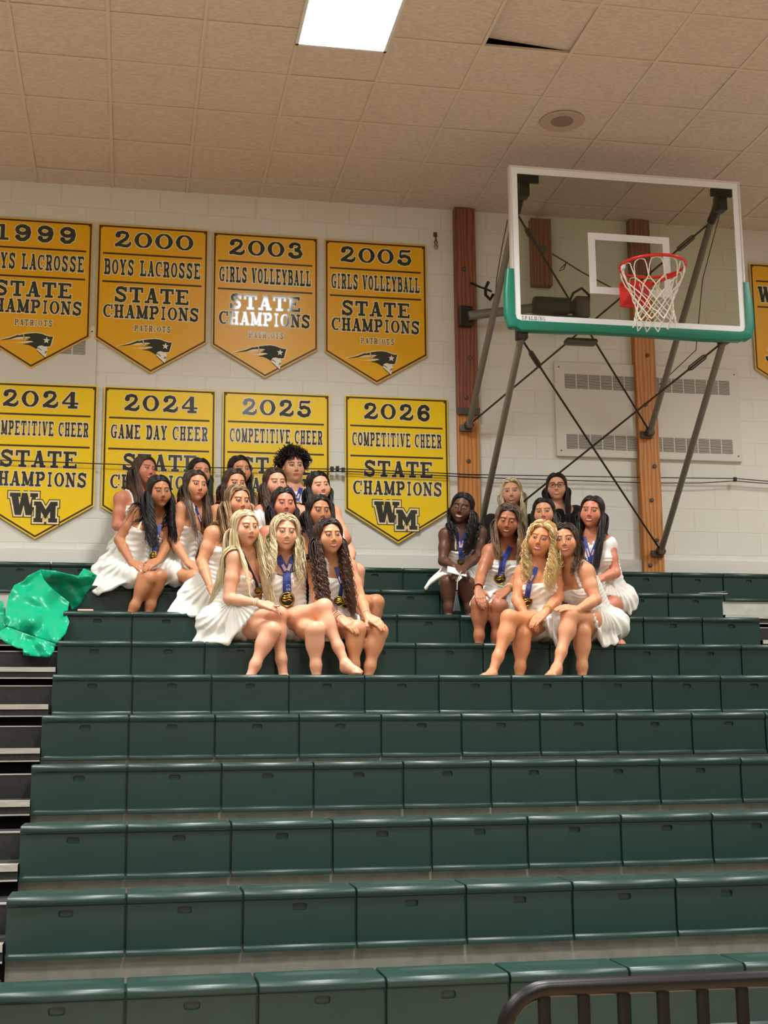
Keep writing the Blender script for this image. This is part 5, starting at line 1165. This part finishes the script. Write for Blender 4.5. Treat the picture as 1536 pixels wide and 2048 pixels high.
if want('G'): add('G', k=7, skin=TAN, head=(475, 1004, .03), face=(26, 4, 0), sh=((424, 1068, .05), (486, 1064, .24)), hip=(418, 1198, .17), hl=35, arma=((403, 1124, .02), (420, 1172, -.12), (438, 1200, -.17), V), armb=0,
    lega=((480, 1202, -.12), (480, 1296, -.12)), legb=((498, 1200, -.06), (500, 1296, -.06)), dress=dict(neck=.74, hem=.5, strap=SLIP),
    fan=[((410, 1160, .10), (339, 1225, .04), (400, 1232, -.02)), ((416, 1152, .04), (400, 1232, -.02), (445, 1196, -.12)), ((398, 1148, .15), (366, 1172, .16), (339, 1226, .05))],
    hair=dict(root=(92, 68, 48), tip=(150, 116, 80), streak=(176, 142, 100), sn=.25, n=420, wide=1.3, len=0.40, fa=.9, fb=.3, wave=.008), label='light brown-haired person with a bare arm and wide white skirt, behind the blonde')
if want('N'): add('N', k=7, skin=RED, head=(567, 1009, .07), face=(14, 3, 0), sh=((532, 1068, .07), (602, 1066, .12)), arma=((524, 1124, .04), (540, 1150, -.02), (550, 1160, -.08)), armb=0, squint=.7, dress=dict(strap=SLIP), hair=dict(DARK, len=0.32, fa=.5, fb=.7),
    label='dark-haired person whose flushed face shows right above the wavy blonde hair')
if want('O'): add('O', k=7, skin=OLIVE, head=(637, 1023, .06), face=(20, 6, 0), sh=((616, 1076, .07), (690, 1078, .16)), arma=((614, 1132, .06), (630, 1160, -.03), (640, 1170, -.1)), armb=0, lega=((728, 1208, -.13), (716, 1296, -.12)), legb=((752, 1206, -.08), (744, 1296, -.1)),
    dress=dict(strap=RUF, hem=.4), hair=dict(DARK, len=0.28, fa=.7, fb=.3, wave=.006), label='dark-haired person with a hoop earring, between the laughing woman and the curly-haired one')
if want('Q'): add('Q', k=7, skin=(176, 112, 80), head=(1016, 1042, -.04), face=(-4, 12, 8), sh=((979, 1104, .06), (1042, 1098, .10)), hip=(1003, 1206, .17), hl=-4, squint=.45, brow=rgb((40, 26, 20)),
    arma=((962, 1150, -.02), (956, 1180, -.17), (962, 1200, -.24), V), armb=((1040, 1150, .02), (1014, 1181, -.12), (990, 1197, -.21), V), lega=((958, 1209, -.16), (958, 1300, -.16)), legb=((998, 1213, -.16), (989, 1300, -.12)),
    dress=dict(neck=.84, hem=.68, ruche=.004), hair=dict(root=(62, 46, 36), tip=(150, 116, 82), streak=(126, 96, 68), sn=.3, len=0.34, fa=1, fb=1, wave=.014, lam=.17, vol=.014, wide=1.3), bangle=[(1, .8, .030, (232, 206, 150), 3), (0, .85, .030, (30, 26, 26), 2)],
    label='person looking down with wavy brown highlighted hair, white strapless dress and medal')
if want('U'): add('U', k=7, skin=RED, head=(1184, 1024, .04), face=(-12, 2, 7), sh=((1158, 1082, .14), (1216, 1088, .03)), hip=(1222, 1200, .15), hl=-28, arma=0, armb=((1231, 1146, -.02), (1204, 1156, -.12), (1184, 1162, -.16)),
    lega=((1172, 1212, -.16), (1172, 1300, -.16)), legb=((1196, 1224, -.18), (1241, 1290, -.10)), dress=dict(kind='shirt', sleeve=0, neck=.94, hem=.18),
    fan=[((1226, 1158, .12), (1262, 1188, .12), (1271, 1216, .06)), ((1222, 1160, .05), (1271, 1216, .06), (1240, 1192, -.03)), ((1208, 1162, -.02), (1212, 1188, -.08), (1246, 1194, -.02)), ((1252, 1190, .0), (1271, 1210, .06), (1258, 1228, .0))],
    hair=dict(BLACK, root=(34, 24, 24), len=0.48, fa=.5, fb=1, wave=.004), label='smiling person at the right end with long dark hair and a flared white skirt')
if want('H'): add('H', k=6, skin=FAIR, head=(490, 1057, .04), face=(28, 2, -2), sh=((468, 1116, .02), (520, 1124, .26)), hip=(446, 1250, .17), hl=40, smile=0, squint=.8,
    arma=((458, 1198, -.02), (518, 1207, -.14), (574, 1222, -.16), V), armb=((540, 1180, .30), (560, 1190, .32), (575, 1195, .32)), lega=((557, 1231, -.04), (568, 1360, -.06)), legb=((543, 1262, -.14), (497, 1362, -.20)),
    dress=dict(neck=.74, hem=.36), fan=[((438, 1204, .12), (391, 1283, .06), (456, 1285, -.03)), ((448, 1200, .02), (456, 1285, -.03), (514, 1216, -.14)), ((436, 1200, .18), (404, 1250, .18), (391, 1283, .06))],
    hair=dict(BLONDE, len=0.54, fa=.12, fb=.9, wave=.004, part=-.01, n=560, wide=1.5, r=.0038), bangle=[(0, .9, .031, (236, 226, 206), 2)], label='blonde person with very long straight hair, seated lowest in the left group')
if want('I'): add('I', k=6, skin=FAIR, head=(570, 1067, .03), face=(9, 2, 2), sh=((522, 1127, .14), (606, 1128, .12)), hip=(576, 1251, .16), hl=8, arma=((512, 1195, .22), (505, 1190, .3), (495, 1190, .34)), armb=((622, 1190, .26), (645, 1196, .32), (660, 1200, .34)),
    lega=((648, 1216, -.15), (692, 1330, -.27), (722, 1346, -.37)), legb=((629, 1262, -.23), (634, 1364, -.23)), dress=dict(neck=.80, sweet=.35, hem=.14, bridge=0, trim=1), iris=(.10, .13, .16),
    hair=dict(BLONDE, len=0.34, fa=1, fb=1, wave=.024, lam=.17, vol=.016, n=420, wide=1.35, s0=.09), label='blonde person with centre-parted wavy hair and black-trimmed white corset')
if want('J'): add('J', k=6, skin=TAN, head=(658, 1074, .0), face=(20, 0, -3), sh=((628, 1132, .06), (698, 1134, .16)), hip=(654, 1250, .16), hl=18, arma=((634, 1196, -.02), (678, 1236, -.19), (703, 1252, -.25), V), armb=((722, 1200, .08), (734, 1233, -.13), (759, 1246, -.21), V),
    lega=((714, 1259, -.19), (707, 1364, -.17)), legb=((758, 1264, -.15), (734, 1364, -.14)), dress=dict(neck=.80, hem=.42, strap=RUF), hair=dict(BROWN, root=(44, 28, 22), tip=(84, 54, 40), len=0.56, fa=1, fb=1, wave=.012, lam=.062, curl=.8, mess=3, n=380, vol=.012, wide=1.35),
    bangle=[(0, .88, .030, (234, 214, 180), 3), (1, .88, .030, (226, 200, 150), 1)], label='person with very long curly dark brown hair and two medals, hands on her knees')
if want('V'): add('V', k=6, skin=(214, 142, 100), head=(1083, 1079, .0), face=(-12, 3, 14), sh=((1045, 1146, .12), (1107, 1137, .05)), hip=(1086, 1250, .16), hl=-14, arma=((1034, 1200, .06), (1050, 1228, -.03), (1060, 1240, -.08)), armb=((1117, 1195, .0), (1091, 1224, -.14), (1058, 1252, -.22), V),
    lega=((1044, 1270, -.13), (1038, 1364, -.16)), legb=((1019, 1237, -.20), (983, 1350, -.30), (966, 1353, -.39)), dress=dict(neck=.80, hem=.22, bridge=0, ruche=.003),
    fan=[((1085, 1236, -.06), (1116, 1291, -.03), (1118, 1242, .0)), ((1078, 1234, -.08), (1090, 1242, -.14), (1114, 1290, -.05))], hair=dict(BLONDE, root=(186, 140, 78), tip=(226, 186, 116), len=0.36, fa=.6, fb=1, wave=.014, lam=.066, curl=1, mess=3, n=380, s0=.03, vol=.016, wide=1.25),
    bangle=[(1, .78, .030, (224, 186, 110), 3)], label='curly blonde person in a white lace strapless dress, legs crossed')
if want('W'): add('W', k=6, skin=TAN, head=(1130, 1082, .0), face=(-4, 2, -4), sh=((1126, 1142, .14), (1172, 1143, -.03)), hip=(1202, 1251, .17), hl=-28, arma=0, armb=((1192, 1200, -.10), (1156, 1219, -.19), (1114, 1213, -.23), V),
    lega=((1164, 1266, -.12), (1164, 1364, -.15)), legb=((1139, 1232, -.19), (1113, 1338, -.30), (1098, 1352, -.38)), dress=dict(neck=.80, hem=.34, strap=(.010, 1)),
    fan=[((1196, 1216, .06), (1234, 1254, .08), (1232, 1285, -.01)), ((1192, 1216, .0), (1232, 1285, -.01), (1207, 1291, -.03)), ((1180, 1220, -.08), (1190, 1240, -.12), (1207, 1291, -.04)), ((1180, 1219, -.06), (1206, 1215, .0), (1207, 1291, -.03))],
    hair=dict(BROWN, root=(52, 36, 28), tip=(104, 74, 52), len=0.30, fa=.8, fb=1, wave=.014, lam=.09, curl=.7, mess=3, vol=.012, wide=1.15), label="wavy brown-haired person with tied shoulder strap, holding the curly blonde's arm")
# ---------------------------------------------------------------- rings, glasses, phone
if 'H' in PEOPLE:
    o = PEOPLE['H']['out']; a = o['arms'][0]; d = a[3] - a[2]
    for q, off in ((.60, .012), (.66, -.012)):
        c = a[2] + d * q + np.array([0, -.012 + off, .012]); MB().lathe([(.001, -.006), (.010, -.004), (.013, .0), (.011, .006), (.004, .010), (.001, .011)], c, 12).obj('ring', PAL((196, 190, 176), .25, .9), o['root'], True)
G_ = PEOPLE.get
if G_('S'):
    o = G_('S')['out']; Hh, c, s_ = o['HF'], o['Hc'], o['hs']; g = thing('eyeglasses', 'black-framed eyeglasses on the dark-haired person in the black top', 'glasses', tuple(c))
    W_ = lambda x, y, z: c + Hh @ (np.array([x, y, z]) * s_); MG = PAL((16, 15, 15), .3)
    for q in (-1, 1):
        MB().tube([W_(q * .0325 + .0255 * cos(a), .006 + .019 * sin(a) * (1 if abs(sin(a)) < .9 else .97), .100 - .10 * abs(q * .0325 + .0255 * cos(a)) ** 1.6) for a in np.linspace(0, 2 * pi, 25)[:-1]], .0025, 6, closed=True).obj('lens_rim', MG, g, True)
        MB().tube([W_(q * .058, .010, .092), W_(q * .074, .010, .07), W_(q * .079, .006, .0)], .0022, 6).obj('temple', MG, g, True)
    MB().tube([W_(-.007, .010, .1), W_(0, .013, .102), W_(.007, .010, .1)], .0022, 6).obj('bridge', MG, g, True)
if G_('A'):
    o = G_('A')['out']; e = at(272, 951, rowY(9) + .02); b = MB(); b.lathe([(.001, -.008), (.006, -.005), (.008, 0), (.006, .005), (.001, .008)], o['Hc'] + o['HF'] @ np.array([-.082, -.035, .0]), 12); b.obj('earring', PAL((236, 232, 222), .25), o['root'], True)
if G_('O'):
    o = G_('O')['out']; c = o['Hc'] + o['HF'] @ np.array([-.078, -.055, .01]); MB().tube([c + [0 + .02 * cos(a) * .5, -.02 * cos(a) * .8, .024 * sin(a)] for a in np.linspace(0, 2 * pi, 25)[:-1]], .0022, 6, closed=True).obj('earring', PAL((214, 190, 130), .3, .8), o['root'], True)
if G_('P'):
    o = G_('P')['out']; c = at(914, 1143, rowY(8) - .235); ph = thing('phone', 'white phone held on the lap of the dark-skinned person', 'phone', tuple(c))
    m = MB(); m.rbox((-.036, -.075, -.004), (.036, .075, .004), .004); R_m = np.array(Matrix.Rotation(radians(8), 3, 'Z') @ Matrix.Rotation(radians(48), 3, 'X') @ Matrix.Rotation(radians(72), 3, 'Z')); m.v = [tuple(R_m @ np.array(q) + c) for q in m.v]; m.obj('case', PAL((238, 236, 232), .3), ph)
    d = c + [.02, -.03, -.01]; MB().tube([c + [.03, .01, -.004], d, at(915, 1160, rowY(8) - .27), at(914, 1180, rowY(8) - .27)], .0035, 6).obj('strap', PAL((220, 212, 200), .5), ph, True)
    e = at(913, 1186, rowY(8) - .27)
    tl = MB()
    for i in range(14): a = 2 * pi * i / 14; tl.tube([e + [.004 * cos(a), .004 * sin(a), 0], e + [.012 * cos(a), .012 * sin(a), -.05], e + [.026 * cos(a), .022 * sin(a), -.135]], [.003, .004, .0045], 5)
    tl.lathe([(.008, .012), (.009, 0), (.008, -.012)], e, 10); tl.obj('tassel', PAL((74, 78, 86), .6), ph, True)
if G_('U'):
    o = G_('U')['out']; a = o['arms'][1]; c = a[0] + (a[1] - a[0]) * .18 + nrm(CAM - a[0]) * .045; b = MB()
    for i in range(5): q = 2 * pi * i / 5; b.lathe([(.001, -.006), (.010, -.003), (.010, .003), (.001, .006)], c + [.014 * cos(q), -.004, .012 * sin(q)], 8)
    b.obj('flower_band', PAL((240, 238, 230), .6), o['root'], True)
